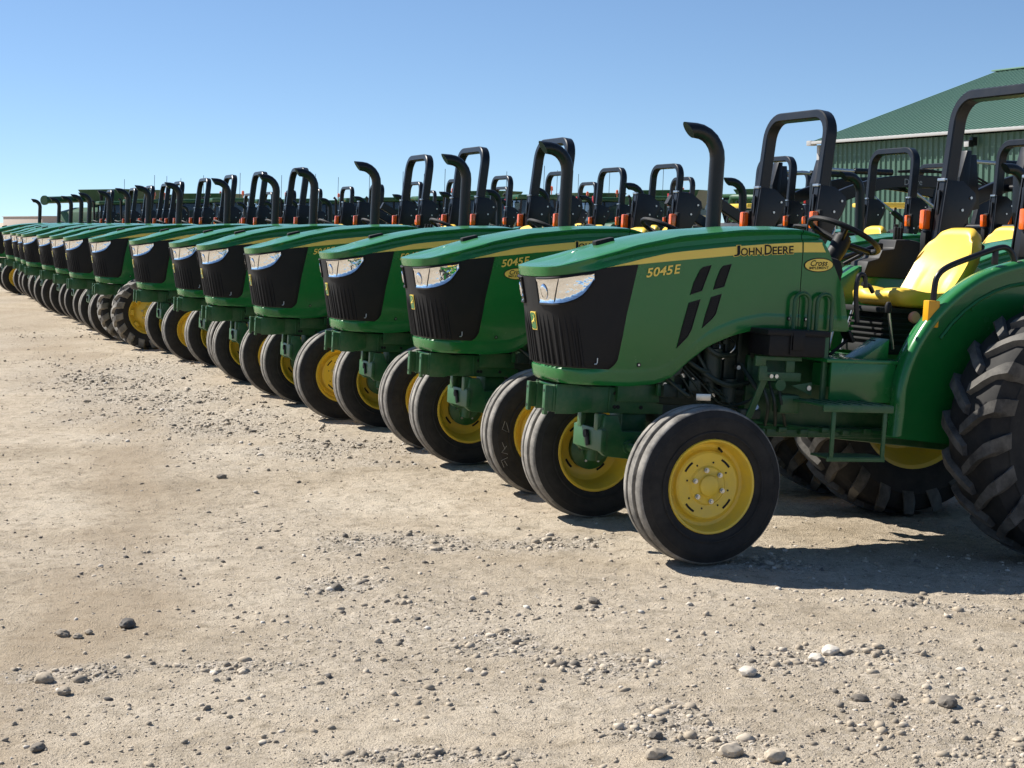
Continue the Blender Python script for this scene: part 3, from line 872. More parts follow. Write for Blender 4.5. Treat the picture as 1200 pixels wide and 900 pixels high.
    for sg in (1, -1):
        bm = BM(); rows = []
        cx, cz = -2.0, .80
        prof = [(.47, -.03), (.50, -.004), (.53, -.002), (.536, -.003), (.555, .002), (.565, .0), (.582, -.005), (.592, -.014), (.596, -.026), (.595, -.042), (.589, -.042), (.580, -.022), (.565, -.014), (.55, -.014)]
        for (x, z) in FA:
            d = Vector((x - cx, z - cz)).normalized()
            rows.append([Vector((x + d.x*o, sg*y, z + d.y*o)) for y, o in prof])
        grid(bm, rows)
        # inner wall
        pts = FA + [(-2.79, .70), (-2.3, .62), (-1.6, .58)]
        prism(bm, [(x*.985 - .03, z - .012) for x, z in pts], sg*.470, sg*.485, 'y', 0)
        # pressed rib on the wall
        tube(bm, [(x, sg*.487, z) for x, z in [(-2.05 + .76*math.cos(R(a)), .70 + .76*math.sin(R(a))) for a in range(35, 150, 8)]], .012, 6)
        cyl(bm, (-1.62, sg*.485, 1.30), (-1.62, sg*.495, 1.30), .012, 8)
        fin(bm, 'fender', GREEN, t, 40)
    for sg in (1, -1):
        p = crom([(-1.325, sg*.55, 1.27), (-1.325, sg*.55, 1.40), (-1.34, sg*.55, 1.465), (-1.40, sg*.55, 1.515), (-1.55, sg*.55, 1.575), (-1.70, sg*.55, 1.628), (-1.76, sg*.55, 1.632), (-1.80, sg*.55, 1.60), (-1.82, sg*.55, 1.55)], 5)
        bm = BM(); tube(bm, p, .016, 12)
        box(bm, (-1.69, sg*.55, 1.585), (.03, .02, .09), .004)
        fin(bm, 'grab_rail', BMET, t)
    bm = BM()
    tube(bm, crom([(-.955, .42, 1.20), (-.935, .42, 1.35), (-.945, .42, 1.44), (-.98, .42, 1.44), (-.99, .42, 1.38)], 5), .013, 10)
    tube(bm, crom([(-.97, .42, 1.40), (-1.02, .41, 1.39), (-1.05, .40, 1.36)], 4), .012, 10)
    fin(bm, 'hand_hold', BMET, t)
    for sg in (1, -1):
        bm = BM(); box(bm, (-1.315, sg*.55, 1.265), (.07, .05, .14), .006); fin(bm, 'rail_bracket', ORBR, t)
    # -------- controls
    bm = BM()
    prism(bm, [(-1.50, 1.44), (-1.53, 1.53), (-1.60, 1.55), (-1.62, 1.60), (-1.70, 1.61), (-1.71, 1.665), (-1.80, 1.67), (-1.88, 1.66), (-1.88, 1.44)], -.58, -.40, 'y', .012)
    for k in range(3): box(bm, (-1.74 - .04*k, -.46 - .03*k, 1.70), (.02, .02, .08), .006)
    box(bm, (-1.64, -.47, 1.61), (.05, .02, .06), .006)
    fin(bm, 'control_console', BLK, t)
    bm = BM()
    prism(bm, [(-1.02, 1.0), (-1.20, 1.28), (-1.34, 1.40), (-1.50, 1.50), (-1.90, 1.55), (-1.90, 1.0)], -.60, -.44, 'y', .02)
    fin(bm, 'side_console', GREEN, t)
    bm = BM()
    for k in range(6): box(bm, (-1.21 - .028*k, -.436, 1.19 + .024*k), (.010, .004, .10), .001, (0, R(-35), 0))
    fin(bm, 'instruction_sticker', WHITEP, t)
    bm = BM()
    hub = Vector((-1.085, 0, 1.615)); nrm = Vector((-.42, 0, .91)).normalized()
    ux = Vector((0, 1, 0)); uy = nrm.cross(ux).normalized()
    c = hub + nrm * .045
    ring = [c + .20 * (math.cos(2*PI*k/36)*ux + math.sin(2*PI*k/36)*uy) for k in range(37)]
    tube(bm, ring, .015, 10, cap=False)
    for a in (90, 210, 330):
        e = c + .19 * (math.cos(R(a))*ux + math.sin(R(a))*uy); tube(bm, [hub, hub.lerp(e, .4) + nrm*.004, e], .012, 8)
    tube(bm, [hub - nrm*.05, hub + nrm*.03], .05, 16); tube(bm, [hub + nrm*.03, hub + nrm*.045], .04, 16)
    weld(bm)
    fin(bm, 'steering_wheel', BLK, t)
    bm = BM()
    tube(bm, [(-.86, 0, 1.28), hub - nrm*.04], .05, 14)
    prism(bm, [(-.80, 1.56), (-.98, 1.52), (-1.0, 1.46), (-.98, 1.36), (-.88, 1.30)], -.19, .19, 'y', .02)
    box(bm, (-.90, 0, 1.16), (.10, .40, .36), .03)
    tube(bm, [(-1.0, .18, 1.50), (-1.08, .24, 1.56)], .01, 8); tube(bm, [(-1.0, -.18, 1.50), (-1.08, -.25, 1.58)], .01, 8)
    fin(bm, 'dashboard', BLK, t)
    for (p0, p1) in (((-1.28, .28, 1.06), (-1.22, .30, 1.28)), ((-1.18, -.2, 1.02), (-1.24, -.2, 1.32)), ((-1.30, -.26, 1.02), (-1.38, -.26, 1.34))):
        bm = BM(); cyl(bm, p0, p1, .008, 8, 1); lathe(bm, [(-.03, 0), (-.025, .016), (.01, .02), (.03, .012), (.034, 0)], 12, 0, p1, 'z'); fin(bm, 'lever', [BLK, STEEL], t)
    for (x, y) in ((-.98, .30), (-1.0, -.24), (-1.0, -.36)):
        bm = BM(); box(bm, (x, y, 1.12), (.02, .09, .07), .008, (0, R(30), 0)); cyl(bm, (x, y, 1.10), (x + .10, y, 1.02), .009, 8); fin(bm, 'pedal', BLK, t)
    bm = BM(); box(bm, (-1.16, .32, 1.10), (.09, .07, .015), .004); cyl(bm, (-1.16, .32, 1.10), (-1.18, .32, 1.0), .010, 8); fin(bm, 'pedal', BLK, t)
    make_seat(t)
    make_rops(t)
    # -------- exhaust stack
    bm = BM()
    x, y, r = -.50, -.385, .042
    a = [(x, y, 1.20), (x, y, 1.55), (x, y, 1.8), (x, y, 2.04)] + [(x + .145 - .145*math.cos(R(k)), y, 2.04 + .145*math.sin(R(k))) for k in (15, 30, 45, 60, 75, 90)]
    a += [(x + .16, y, 2.185)]
    tube(bm, a, r, 20)
    # slanted open end
    for v in bm.verts:
        if v.co.x > x + .155: v.co.x += (v.co.z - 2.185) * .7 + .028
    lathe(bm, [(1.60, r + .001), (1.60, r + .006), (1.64, r + .006), (1.64, r + .001)], 20, 0, (x, y, 0), 'z')
    fin(bm, 'exhaust_pipe', MATB if False else BMET, t, 40)
    for sg in (1, -1): front_wheel(t, sg)
    for sg in (1, -1): rear_wheel(t, sg)
    return t, hood, cowl

def dup(o, parent=None, skip=()):
    c = o.copy(); col.objects.link(c)
    if parent: c.parent = parent
    for ch in o.children:
        if ch.name.split('.')[0] in skip: continue
        dup(ch, c, skip)
    return c

# ------------------------------------------------------------------ camera
cam = bpy.data.cameras.new('camera'); co = bpy.data.objects.new('camera', cam); col.objects.link(co)
cam.sensor_fit = 'HORIZONTAL'; cam.sensor_width = 36; cam.lens = 36 * 1941 / 1200
cam.clip_start = .1; cam.clip_end = 6000
co.location = (0, 0, 1.66); co.rotation_euler = (R(90) - math.atan(190/1941), 0, 0)
sc.camera = co

# ------------------------------------------------------------------ the lot's shape
BACK = Vector((.930, .367)); O0 = Vector((.69, 8.65))
def drop_np(x, y):
    b = (x - O0.x) * BACK.x + (y - O0.y) * BACK.y
    t = np.clip((b - .0) / 2.3, 0, 1)
    t2 = np.clip((b - 2.5) / 1.6, 0, 1)
    return -.0612 * 2.3 * t + .03 * t2 * t2 * (3 - 2 * t2)
def drop(x, y): return float(drop_np(np.array(x), np.array(y)))

# ------------------------------------------------------------------ front row
ordn = ['first', 'second', 'third', 'fourth', 'fifth', 'sixth', 'seventh', 'eighth', 'ninth', 'tenth', 'eleventh', 'twelfth', 'thirteenth', 'fourteenth', 'fifteenth', 'sixteenth', 'seventeenth', 'eighteenth', 'nineteenth', 'twentieth', 'twenty-first', 'twenty-second', 'twenty-third', 'twenty-fourth']
tr, hood0, cowl0 = make_tractor()
FRONT = [(.69, 8.647), (-.055, 10.72), (-.82, 12.75), (-1.68, 14.56), (-2.46, 16.5), (-3.12, 18.39), (-4.01, 20.35), (-5.02, 22.34), (-5.86, 24.2), (-6.66, 26.4), (-7.44, 28.41), (-8.32, 30.5), (-8.95, 32.3), (-9.72, 34.5), (-10.6, 36.8), (-11.65, 39.0)]
roots = []
SMALL = ('name_lettering',)
for i, (x, y) in enumerate(FRONT):
    if i == 0: t = tr
    elif i < 6: t = dup(tr)
    else: t = dup(tr, None, ('grille_latch', 'instruction_sticker', 'seat_knob', 'dealer_sticker'))
    t.location = (x, y, drop(x, y))
    t.rotation_euler = (0, -R(3.5 + (0 if i == 0 else random.uniform(-.25, .25))), PI + R(21.0 + (0 if i == 0 else 1.2 if i == 1 else random.uniform(-.9, 1.1))))
    lab = 'green open tractor, %s in the front row from the green shed end' % ordn[i]
    if i == 0: lab = 'nearest green tractor, shown side-on with its yellow seat and steering wheel visible'
    if i == 1: lab = 'green tractor right behind the nearest one, oval sticker under its hood number'
    if i == 7: lab = 'green tractor with deep-lugged front tyres among the smooth-tyred front row'
    if i == 15: lab = 'last green tractor at the far end of the front row, farthest from the shed'
    if i:
        st = R(random.uniform(-4, 4))
        for c in t.children:
            if c.name.startswith('front_wheel'): c.rotation_euler.z += st
    tag(t, lab, 'tractor', 'green tractors parked in the front row')
    roots.append(t)
def fold(t, deg):
    for c in t.children:
        if c.name.split('.')[0] == 'roll_bar':
            M = Matrix.Translation((-2.15, 0, 1.93)) @ Matrix.Rotation(-R(deg), 4, 'Y') @ Matrix.Translation((2.15, 0, -1.93))
            c.location = M.to_translation(); c.rotation_euler = M.to_euler()
fold(roots[2], 112); fold(roots[6], 112)
make_sticker([c for c in roots[0].children if c.name.startswith('cowl')][0], -.755, 1.485)
make_sticker([c for c in roots[1].children if c.name.startswith('hood')][0], .11, 1.335)
# the eighth one is driven at the front: lugged tyres
for c in list(roots[7].children):
    if c.name.startswith('front_wheel'):
        for g in list(c.children): bpy.data.objects.remove(g)
        bpy.data.objects.remove(c)
lw = [lugged_front_wheel(roots[7], sg) for sg in (1, -1)]

fw = [c for c in roots[1].children if c.name.startswith('front_wheel')][0]
for st in ([(.30, .07), (.315, .02), (.27, .0), (.29, .06)], [(.31, -.06), (.29, -.10)], [(.28, -.08), (.31, -.12), (.27, -.13)], [(.27, -.15), (.31, -.17), (.29, -.21)], [(.29, -.17), (.27, -.20)]):
    bm = BM(); tube(bm, [(a, .1185, b) for a, b in st], .0011, 4)
    fin(bm, 'chalk_mark', WHITEP, [c for c in fw.children if c.name.startswith('tyre')][0])

# ------------------------------------------------------------------ second row, behind
def loader(parent):
    """black front loader held level: masts, boom arms, cylinders, bucket"""
    bm = BM()
    for sg in (1, -1):
        y = sg*.46
        prism(bm, [(-.60, .9), (-.62, 1.5), (-.78, 2.16), (-.86, 2.22), (-.95, 2.16), (-.98, 1.6), (-.95, .9)], y - .04, y + .04, 'y', .006)
        sweep(bm, crom([(-.84, y, 2.12), (-.2, y, 2.22), (.45, y, 2.22), (.95, y, 2.12), (1.32, y, 1.98)], 5), (0, 1, 0), .07, .035)
        cyl(bm, (-.72, y, 1.55), (-.2, y, 1.90), .035, 14); cyl(bm, (-.2, y, 1.90), (.25, y, 2.18), .02, 12, 1)
        cyl(bm, (.45, y, 2.33), (.95, y, 2.34), .035, 14); cyl(bm, (.95, y, 2.34), (1.35, y, 2.36), .02, 12, 1)
        prism(bm, [(1.25, 1.9), (1.30, 2.42), (1.38, 2.42), (1.42, 1.86)], y - .05, y + .05, 'y', .006)
    cyl(bm, (.9, -.46, 2.1), (.9, .46, 2.1), .035, 14)
    f = fin(bm, 'loader', [BMET, STEEL], parent)
    for k in range(2):
        bm = BM()
        tube(bm, crom([(-.86, .50, 2.18 + .03*k), (-.6, .52, 2.27 + .04*k), (-.3, .52, 2.31 + .03*k), (0, .51, 2.36 - .02*k), (.4, .51, 2.34)], 6), .014, 8)
        fin(bm, 'hose', BLK, f)
    bm = BM()
    put_text(bm, 'Deere', lambda u, v: Vector((.30 - u, .4975, 2.19 + v)), 0, 0, .24, .07, 0)
    fin(bm, 'arm_lettering', WHITEP, f)
    bm = BM()
    for sg in (1, -1):
        prism(bm, [(1.36, 2.46), (1.42, 2.46), (1.50, 2.2), (1.50, 1.85), (1.44, 1.55), (1.36, 1.55), (1.40, 2.0)], sg*.46 - .06, sg*.46 + .06, 'y', .01)
    cyl(bm, (1.42, -.46, 1.72), (1.42, .46, 1.72), .03, 12)
    fin(bm, 'tool_carrier', BMET, f)

ROW2 = [1.15, 2.2, 3.2, 4.3, 5.5, 6.25, 7.1, 8.25, 9.3, 10.3, 11.4, 12.4, 13.5, 14.5, 15.6, 16.7]
for j, k in enumerate(ROW2):
    x, y = .69 + 3.95 - .82*k, 8.65 + 1.5 + 2.03*k
    t = dup(tr, None, ('grille_latch', 'instruction_sticker', 'seat_knob', 'dealer_sticker', 'badge', 'lever', 'pedal', 'hitch', 'guard_tube'))
    t.location = (x + random.uniform(-.05, .05), y, drop(x, y)); t.rotation_euler = (0, -R(.4), PI + R(21.5 + random.uniform(-1, 1)))
    tag(t, 'second-row green tractor behind the front row, %s from the green shed end' % ordn[j], 'tractor', 'green tractors parked in the second row')

# ------------------------------------------------------------------ third row: loader tractors near the shed
for j, k in enumerate((2.4, 4.0, 5.0, 6.6, 8.3, 10.1, 12.2, 14.4)):
    b = 7.7
    x, y = .69 + b*.93 - .82*k, 8.65 + b*.367 + 2.03*k
    t = dup(tr, None, ('grille_latch', 'instruction_sticker', 'seat_knob', 'dealer_sticker', 'badge', 'lever', 'pedal', 'hitch', 'guard_tube', 'name_lettering', 'number_lettering'))
    if j < 2: loader(t)
    else:
        for sg in (1, -1):
            bm = BM(); box(bm, (-1.985, sg*.40, 2.16), (.012, .05, .22), .003); fin(bm, 'reflector', RED, t)
    t.location = (x, y, drop(x, y)); t.rotation_euler = (0, 0, PI + R(21.5 + random.uniform(-1, 1)))
    lab = 'third-row green tractor with red strips on its roll bar, %s from the green shed end' % ordn[j]
    if j == 0: lab = 'tractor with a raised black loader closest to the green shed'
    if j == 1: lab = 'tractor with a raised black loader seen through the second roll bar'
    tag(t, lab, 'tractor', 'green tractors parked in the third row')

# ------------------------------------------------------------------ far machines
FGREEN = simple('shaded_dusty_green_paint', (.012, .075, .024), .5, dust=.15, sc_=2)  # darker copy of the green, shade on the far machines painted in, thin dust
def far_wheel(parent, x, y, r, w, rimr):
    e = empty('wheel', parent, (x, y, r), (0, 0, 0 if y > 0 else PI))
    fin(tyre_lug(r, w, rimr, 18, 1 if y > 0 else -1, .05, .04), 'tyre', [RUB, RUBT], e, 30)
    fin(rim_big(rimr + .005, w*.45, .02), 'rim', YEL, e, 30)

def make_combine():
    t = empty('combine_harvester')
    bm = BM()
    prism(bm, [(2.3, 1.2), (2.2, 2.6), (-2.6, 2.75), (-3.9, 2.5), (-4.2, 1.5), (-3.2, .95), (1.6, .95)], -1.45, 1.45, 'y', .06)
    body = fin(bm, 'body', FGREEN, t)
    bm = BM()
    for sg in (1, -1):
        prism(bm, [(1.9, 2.2), (1.9, 2.32), (-3.6, 2.30), (-3.7, 2.18)], sg*1.455, sg*1.463, 'y', .001)
    fin(bm, 'stripe', DECAL, body)
    bm = BM()
    def ring(z, hx, hy, cx): return [Vector((cx+hx, hy, z)), Vector((cx-hx, hy, z)), Vector((cx-hx, -hy, z)), Vector((cx+hx, -hy, z)), Vector((cx+hx, hy, z))]
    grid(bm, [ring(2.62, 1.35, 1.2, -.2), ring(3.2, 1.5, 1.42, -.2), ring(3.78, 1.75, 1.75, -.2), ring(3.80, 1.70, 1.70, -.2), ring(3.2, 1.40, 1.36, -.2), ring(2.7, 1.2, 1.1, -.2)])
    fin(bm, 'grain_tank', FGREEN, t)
    bm = BM()
    prism(bm, [(2.2, 1.75), (3.35, 1.75), (3.75, 2.5), (3.6, 3.35), (2.2, 3.35)], -.95, .95, 'y', .05)
    cab = fin(bm, 'cab', GLASS, t)
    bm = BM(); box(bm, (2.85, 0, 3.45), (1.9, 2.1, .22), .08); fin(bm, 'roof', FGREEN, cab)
    bm = BM()
    for sg in (1, -1):
        for x in (2.22, 2.75): sweep(bm, [(x, sg*.955, 1.75), (x, sg*.955, 3.35)], (0, 1, 0), .05, .012)
        sweep(bm, [(3.35, sg*.955, 1.75), (3.75, sg*.955, 2.5), (3.6, sg*.955, 3.35)], (0, 1, 0), .05, .012)
    fin(bm, 'cab_post', BMET, cab)
    bm = BM(); cyl(bm, (2.5, .5, 3.56), (2.5, .5, 3.80), .025, 8, 1); lathe(bm, [(3.80, 0), (3.80, .08), (3.98, .07), (4.02, 0)], 14, 0, (2.5, .5, 0), 'z'); fin(bm, 'beacon', [AMBER, BMET], cab)
    bm = BM()
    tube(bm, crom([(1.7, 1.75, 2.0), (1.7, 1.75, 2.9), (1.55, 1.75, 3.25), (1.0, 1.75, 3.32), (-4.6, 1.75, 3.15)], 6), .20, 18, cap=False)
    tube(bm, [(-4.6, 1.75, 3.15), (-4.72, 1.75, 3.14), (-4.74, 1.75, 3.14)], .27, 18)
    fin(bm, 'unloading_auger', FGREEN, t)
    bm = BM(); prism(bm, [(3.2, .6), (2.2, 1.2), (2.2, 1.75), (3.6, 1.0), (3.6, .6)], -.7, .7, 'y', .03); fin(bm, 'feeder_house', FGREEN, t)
    bm = BM()
    for z in (1.2, 1.5, 1.8, 2.1): box(bm, (-3.0, 1.465, z), (1.3, .02, .12), .005)
    cyl(bm, (-2.6, -.6, 2.7), (-2.6, -.6, 3.6), .09, 14)
    fin(bm, 'engine_grille', BLK, t)
    for sg in (1, -1): far_wheel(t, 1.9, sg*1.5, .98, .75, .5)
    for sg in (1, -1): far_wheel(t, -2.9, sg*1.3, .68, .5, .34)
    return t

def make_cab_tractor():
    t = empty('cab_tractor')
    bm = BM()
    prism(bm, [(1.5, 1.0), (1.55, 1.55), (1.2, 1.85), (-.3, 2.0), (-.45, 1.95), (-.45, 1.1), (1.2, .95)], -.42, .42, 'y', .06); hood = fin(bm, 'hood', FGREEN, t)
    bm = BM()
    for sg in (1, -1): prism(bm, [(1.2, 1.62), (-.4, 1.84), (-.4, 1.74), (1.2, 1.56)], sg*.425, sg*.43, 'y', .001)
    fin(bm, 'stripe', DECAL, hood)
    bm = BM(); box(bm, (1.54, 0, 1.25), (.06, .62, .5), .02, (0, R(4), 0)); fin(bm, 'grille', BLK, t)
    bm = BM(); prism(bm, [(-.45, 1.2), (-.55, 2.85), (-2.0, 2.85), (-2.15, 1.6), (-1.5, 1.2)], -.78, .78, 'y', .05); cab = fin(bm, 'cab', GLASS, t)
    bm = BM(); box(bm, (-1.27, 0, 2.96), (1.75, 1.75, .2), .08); fin(bm, 'roof', FGREEN, cab)
    bm = BM()
    for sg in (1, -1):
        for (x0, z0, x1, z1) in ((-.46, 1.25, -.56, 2.85), (-1.25, 1.2, -1.25, 2.85), (-2.13, 1.6, -2.0, 2.85)): sweep(bm, [(x0, sg*.785, z0), (x1, sg*.785, z1)], (0, 1, 0), .045, .012)
        box(bm, (-.42, sg*.95, 2.3), (.05, .22, .34), .02); cyl(bm, (-.5, sg*.78, 2.5), (-.45, sg*.95, 2.45), .015, 8)
    fin(bm, 'cab_post', BMET, cab)
    bm = BM()
    for sg in (1, -1): box(bm, (-.42, sg*.6, 2.95), (.04, .18, .1), .02); 
    cyl(bm, (-1.9, .7, 3.05), (-1.9, .7, 3.25), .02, 8); lathe(bm, [(3.22, 0), (3.22, .07), (3.38, .06), (3.42, 0)], 12, 0, (-1.9, .7, 0), 'z')
    fin(bm, 'beacon', AMBER, cab)
    bm = BM(); tube(bm, [(-.3, -.72, 1.6), (-.3, -.72, 3.0), (-.2, -.72, 3.1)], .06, 14); fin(bm, 'exhaust_pipe', BMET, t)
    bm = BM(); cyl(bm, (-1.95, -.7, 3.05), (-2.0, -.7, 4.3), .012, 6); fin(bm, 'antenna', BMET, t)
    bm = BM()
    for sg in (1, -1):
        p = arc(-1.7, .95, 1.05, 20, 165, 12); q = arc(-1.7, .95, 1.0, 165, 20, 12); prism(bm, p + q, sg*.62 if sg > 0 else -1.15, sg*1.15 if sg > 0 else -.62, 'y', .005)
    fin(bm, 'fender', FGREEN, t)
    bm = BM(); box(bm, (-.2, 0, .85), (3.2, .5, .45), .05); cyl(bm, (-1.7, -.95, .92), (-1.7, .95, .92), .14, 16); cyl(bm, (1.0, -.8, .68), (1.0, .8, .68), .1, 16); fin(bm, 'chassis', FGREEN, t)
    for sg in (1, -1): far_wheel(t, -1.7, sg*.95, .92, .52, .5)
    for sg in (1, -1): far_wheel(t, 1.0, sg*.88, .68, .4, .36)
    return t

def at(px, Z):   # metres across for a photo column at depth Z
    return (px - 600) / 1941 * Z

comb = make_combine()
CMB = [(148, 98, 62, 'combine harvester at the far end, round auger mouth turned toward the yard'),
       (250, 112, 75, 'combine harvester standing far behind the middle of the front row'),
       (572, 103, 70, 'combine harvester with beacon seen between two roll bars mid-row'),
       (690, 110, 115, 'combine harvester seen behind the nearest row, tank end toward the shed'),
       (795, 100, 68, 'tall combine harvester showing past the smoke stack of the nearest tractor'),
       (905, 96, 118, 'dark green combine harvester parked closest to the green shed')]
for i, (px, Z, rz, lab) in enumerate(CMB):
    t = comb if i == 0 else dup(comb)
    x = at(px, Z); t.location = (x, Z, drop(x, Z) - .15); t.rotation_euler = (0, 0, R(rz))
    tag(t, lab, 'combine', 'combine harvesters behind the tractor rows')
cabt = make_cab_tractor()
CTB = sorted([(108, 92, 200), (138, 84, 195), (172, 90, 195), (290, 84, 200), (355, 88, 190), (455, 82, 195), (548, 78, 190), (590, 70, 195), (640, 82, 200), (152, 86, 190), (200, 84, 205), (238, 80, 198), (325, 82, 190), (392, 80, 200), (428, 78, 195), (478, 74, 200), (515, 72, 188), (612, 76, 200), (672, 78, 195), (740, 74, 205)])
for i, (px, Z, rz) in enumerate(CTB):
    t = cabt if i == 0 else dup(cabt)
    x = at(px, Z); t.location = (x, Z, drop(x, Z) - .15); t.rotation_euler = (0, 0, R(rz))
    tag(t, 'large glass-cabbed tractor behind the rows, %s from the end far from the shed' % ordn[i], 'tractor', 'large cab tractors behind the rows')

def make_utility():
    t = empty('utility_vehicle')
    bm = BM(); box(bm, (0, 0, .62), (2.6, 1.3, .35), .06); prism(bm, [(.7, .75), (1.3, .75), (1.25, .95), (.8, 1.05)], -.6, .6, 'y', .03); fin(bm, 'body', GREEN, t)
    bm = BM(); box(bm, (-.85, 0, .95), (1.0, 1.3, .32), .03); fin(bm, 'cargo_bed', GREEN, t)
    bm = BM()
    for sg in (1, -1):
        for (x0, x1) in ((.75, .45), (-.3, -.35)): tube(bm, [(x0, sg*.58, .8), (x1, sg*.58, 1.95)], .03, 8)
    fin(bm, 'roof_frame', BMET, t)
    bm = BM(); box(bm, (.05, 0, 2.0), (1.25, 1.4, .1), .04); fin(bm, 'roof', YEL, t)
    bm = BM(); box(bm, (.05, 0, .9), (.5, 1.1, .15), .05); box(bm, (-.22, 0, 1.15), (.14, 1.1, .45), .05); fin(bm, 'seat', YEL, t)
    for (x, y) in ((.9, .6), (.9, -.6), (-.85, .6), (-.85, -.6)): far_wheel(t, x, y, .32, .26, .16)
    return t
uv = make_utility()
for i, (px, Z, rz, lab) in enumerate(((887, 40, 200, 'small yellow-roofed utility vehicle seen between the posts of the second roll bar'), (1042, 38, 190, 'yellow-roofed utility vehicle parked before the green shed wall, beside a roll bar'), (1062, 41, 200, 'yellow-roofed utility vehicle farther along the green shed wall, half hidden'))):
    t = uv if i == 0 else dup(uv)
    x = at(px, Z); t.location = (x, Z, drop(x, Z) + .15); t.rotation_euler = (0, 0, R(rz)); tag(t, lab, 'utility vehicle', 'yellow-roofed utility vehicles by the shed')

# ------------------------------------------------------------------ green shed
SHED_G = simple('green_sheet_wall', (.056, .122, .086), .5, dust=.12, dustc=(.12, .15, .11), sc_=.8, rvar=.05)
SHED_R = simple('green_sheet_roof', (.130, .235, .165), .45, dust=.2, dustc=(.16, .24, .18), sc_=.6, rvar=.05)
shed = empty('metal_shed', None, (12.34, 66.85, -.14))
wd = Vector((.428, -.904, 0)).normalized()     # along the wall, toward the camera
nd = Vector((.904, .428, 0)).normalized()      # into the building
shed.rotation_euler = (0, 0, math.atan2(wd.y, wd.x))   # local x = along the wall, local y = inward
L_, HE, SP, RISE = 36., 5.1, 9.0, 3.0
def ribbed(bm, P, n_, pitch, rib, h, mapfn):
    """ribbed sheet: P columns across, mapfn(u, out) -> bottom, top points"""
    us = []
    k = 0.
    while k < P:
        us += [(k, 0), (k + pitch - 3*rib, 0), (k + pitch - 2*rib, h), (k + pitch - rib, h)]; k += pitch
    us.append((P, 0))
    grid(bm, [[mapfn(u, o)[0] for u, o in us], [mapfn(u, o)[1] for u, o in us]])
bm = BM()
ribbed(bm, L_, 0, .30, .035, .055, lambda u, o: (Vector((u, -o, 0)), Vector((u, -o, HE - .25))))
ribbed(bm, 2*SP, 0, .30, .035, .055, lambda u, o: (Vector((-o, u, 0)), Vector((-o, u, HE - .3 + RISE * (1 - abs(u - SP) / SP)))))
ribbed(bm, 2*SP, 0, .30, .035, .055, lambda u, o: (Vector((L_ + o, u, 0)), Vector((L_ + o, u, HE - .3 + RISE * (1 - abs(u - SP) / SP)))))
ribbed(bm, L_, 0, .30, .035, .055, lambda u, o: (Vector((u, 2*SP + o, 0)), Vector((u, 2*SP + o, HE - .25))))
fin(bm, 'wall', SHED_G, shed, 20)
bm = BM()
ov = .35
for sg in (0, 1):
    def mp(u, o, sg=sg):
        y0 = -ov if sg == 0 else 2*SP + ov; z0 = HE - ov*RISE/SP
        return Vector((u - .2, y0, z0 + o)), Vector((u - .2, SP, HE + RISE + o))
    ribbed(bm, L_ + .4, 0, .30, .03, .04, mp)
box(bm, (L_/2, SP, HE + RISE + .04), (L_ + .4, .4, .06), .01)
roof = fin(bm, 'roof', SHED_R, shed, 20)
bm = BM()
z0 = HE - ov*RISE/SP
box(bm, (L_/2, -ov - .07, z0 - .05), (L_ + .5, .14, .12), .03)
box(bm, (.02, -.08, HE/2 - .1), (.16, .12, HE - .3), .01); box(bm, (-.12, -ov, z0 - .06), (.3, .3, .2), .02)
box(bm, (L_/2, 2*SP + ov + .07, z0 - .05), (L_ + .5, .14, .18), .03)
fin(bm, 'gutter', WHITEP, shed)
bm = BM()
box(bm, (9.2, -.16, 4.6), (.16, .22, .30), .02); box(bm, (9.2, -.36, 4.52), (.30, .22, .24), .04); 
fl = fin(bm, 'floodlight', BMET, shed)
bm = BM(); box(bm, (9.2, -.475, 4.50), (.24, .01, .18), .003); fin(bm, 'lens', WHITEP, fl)
bm = BM()
tag(shed, 'long green sheet-metal shed with ribbed walls, green roof and white gutter', 'shed')

# far stucco building at the end of the yard
b = empty('low_building', None, (at(8, 230), 240, -.3), (0, 0, R(-52)))
bm = BM(); box(bm, (0, 4, 1.35), (14.6, 9, 2.7), .02); fin(bm, 'wall', BEIGE, b)
bm = BM(); box(bm, (0, 4, 2.74), (14.9, 9.3, .10), .02); fin(bm, 'roof', WHITEP, b)
tag(b, 'low flat-roofed beige building far beyond the end of the tractor row', 'building')

# ------------------------------------------------------------------ ground
def vnoise(x, y, seed):
    """smooth value noise in numpy"""
    xi, yi = np.floor(x).astype(np.int64), np.floor(y).astype(np.int64)
    fx, fy = x - xi, y - yi
    fx = fx*fx*(3-2*fx); fy = fy*fy*(3-2*fy)
    def h(a, b):
        n = (a * 374761393 + b * 668265263 + seed * 974711) & 0x7fffffff
        n = (n ^ (n >> 13)) * 1274126177 & 0x7fffffff
        return ((n ^ (n >> 16)) & 0xffff) / 65535.
    a = h(xi, yi)*(1-fx) + h(xi+1, yi)*fx; b_ = h(xi, yi+1)*(1-fx) + h(xi+1, yi+1)*fx
    return a*(1-fy) + b_*fy
def fbm(x, y, f, oct, seed, g=.5):
    s = 0.; a = 1.; tot = 0.
    for o in range(oct): s = s + a*vnoise(x*f, y*f, seed+o); tot += a; a *= g; f *= 2.03
    return s / tot
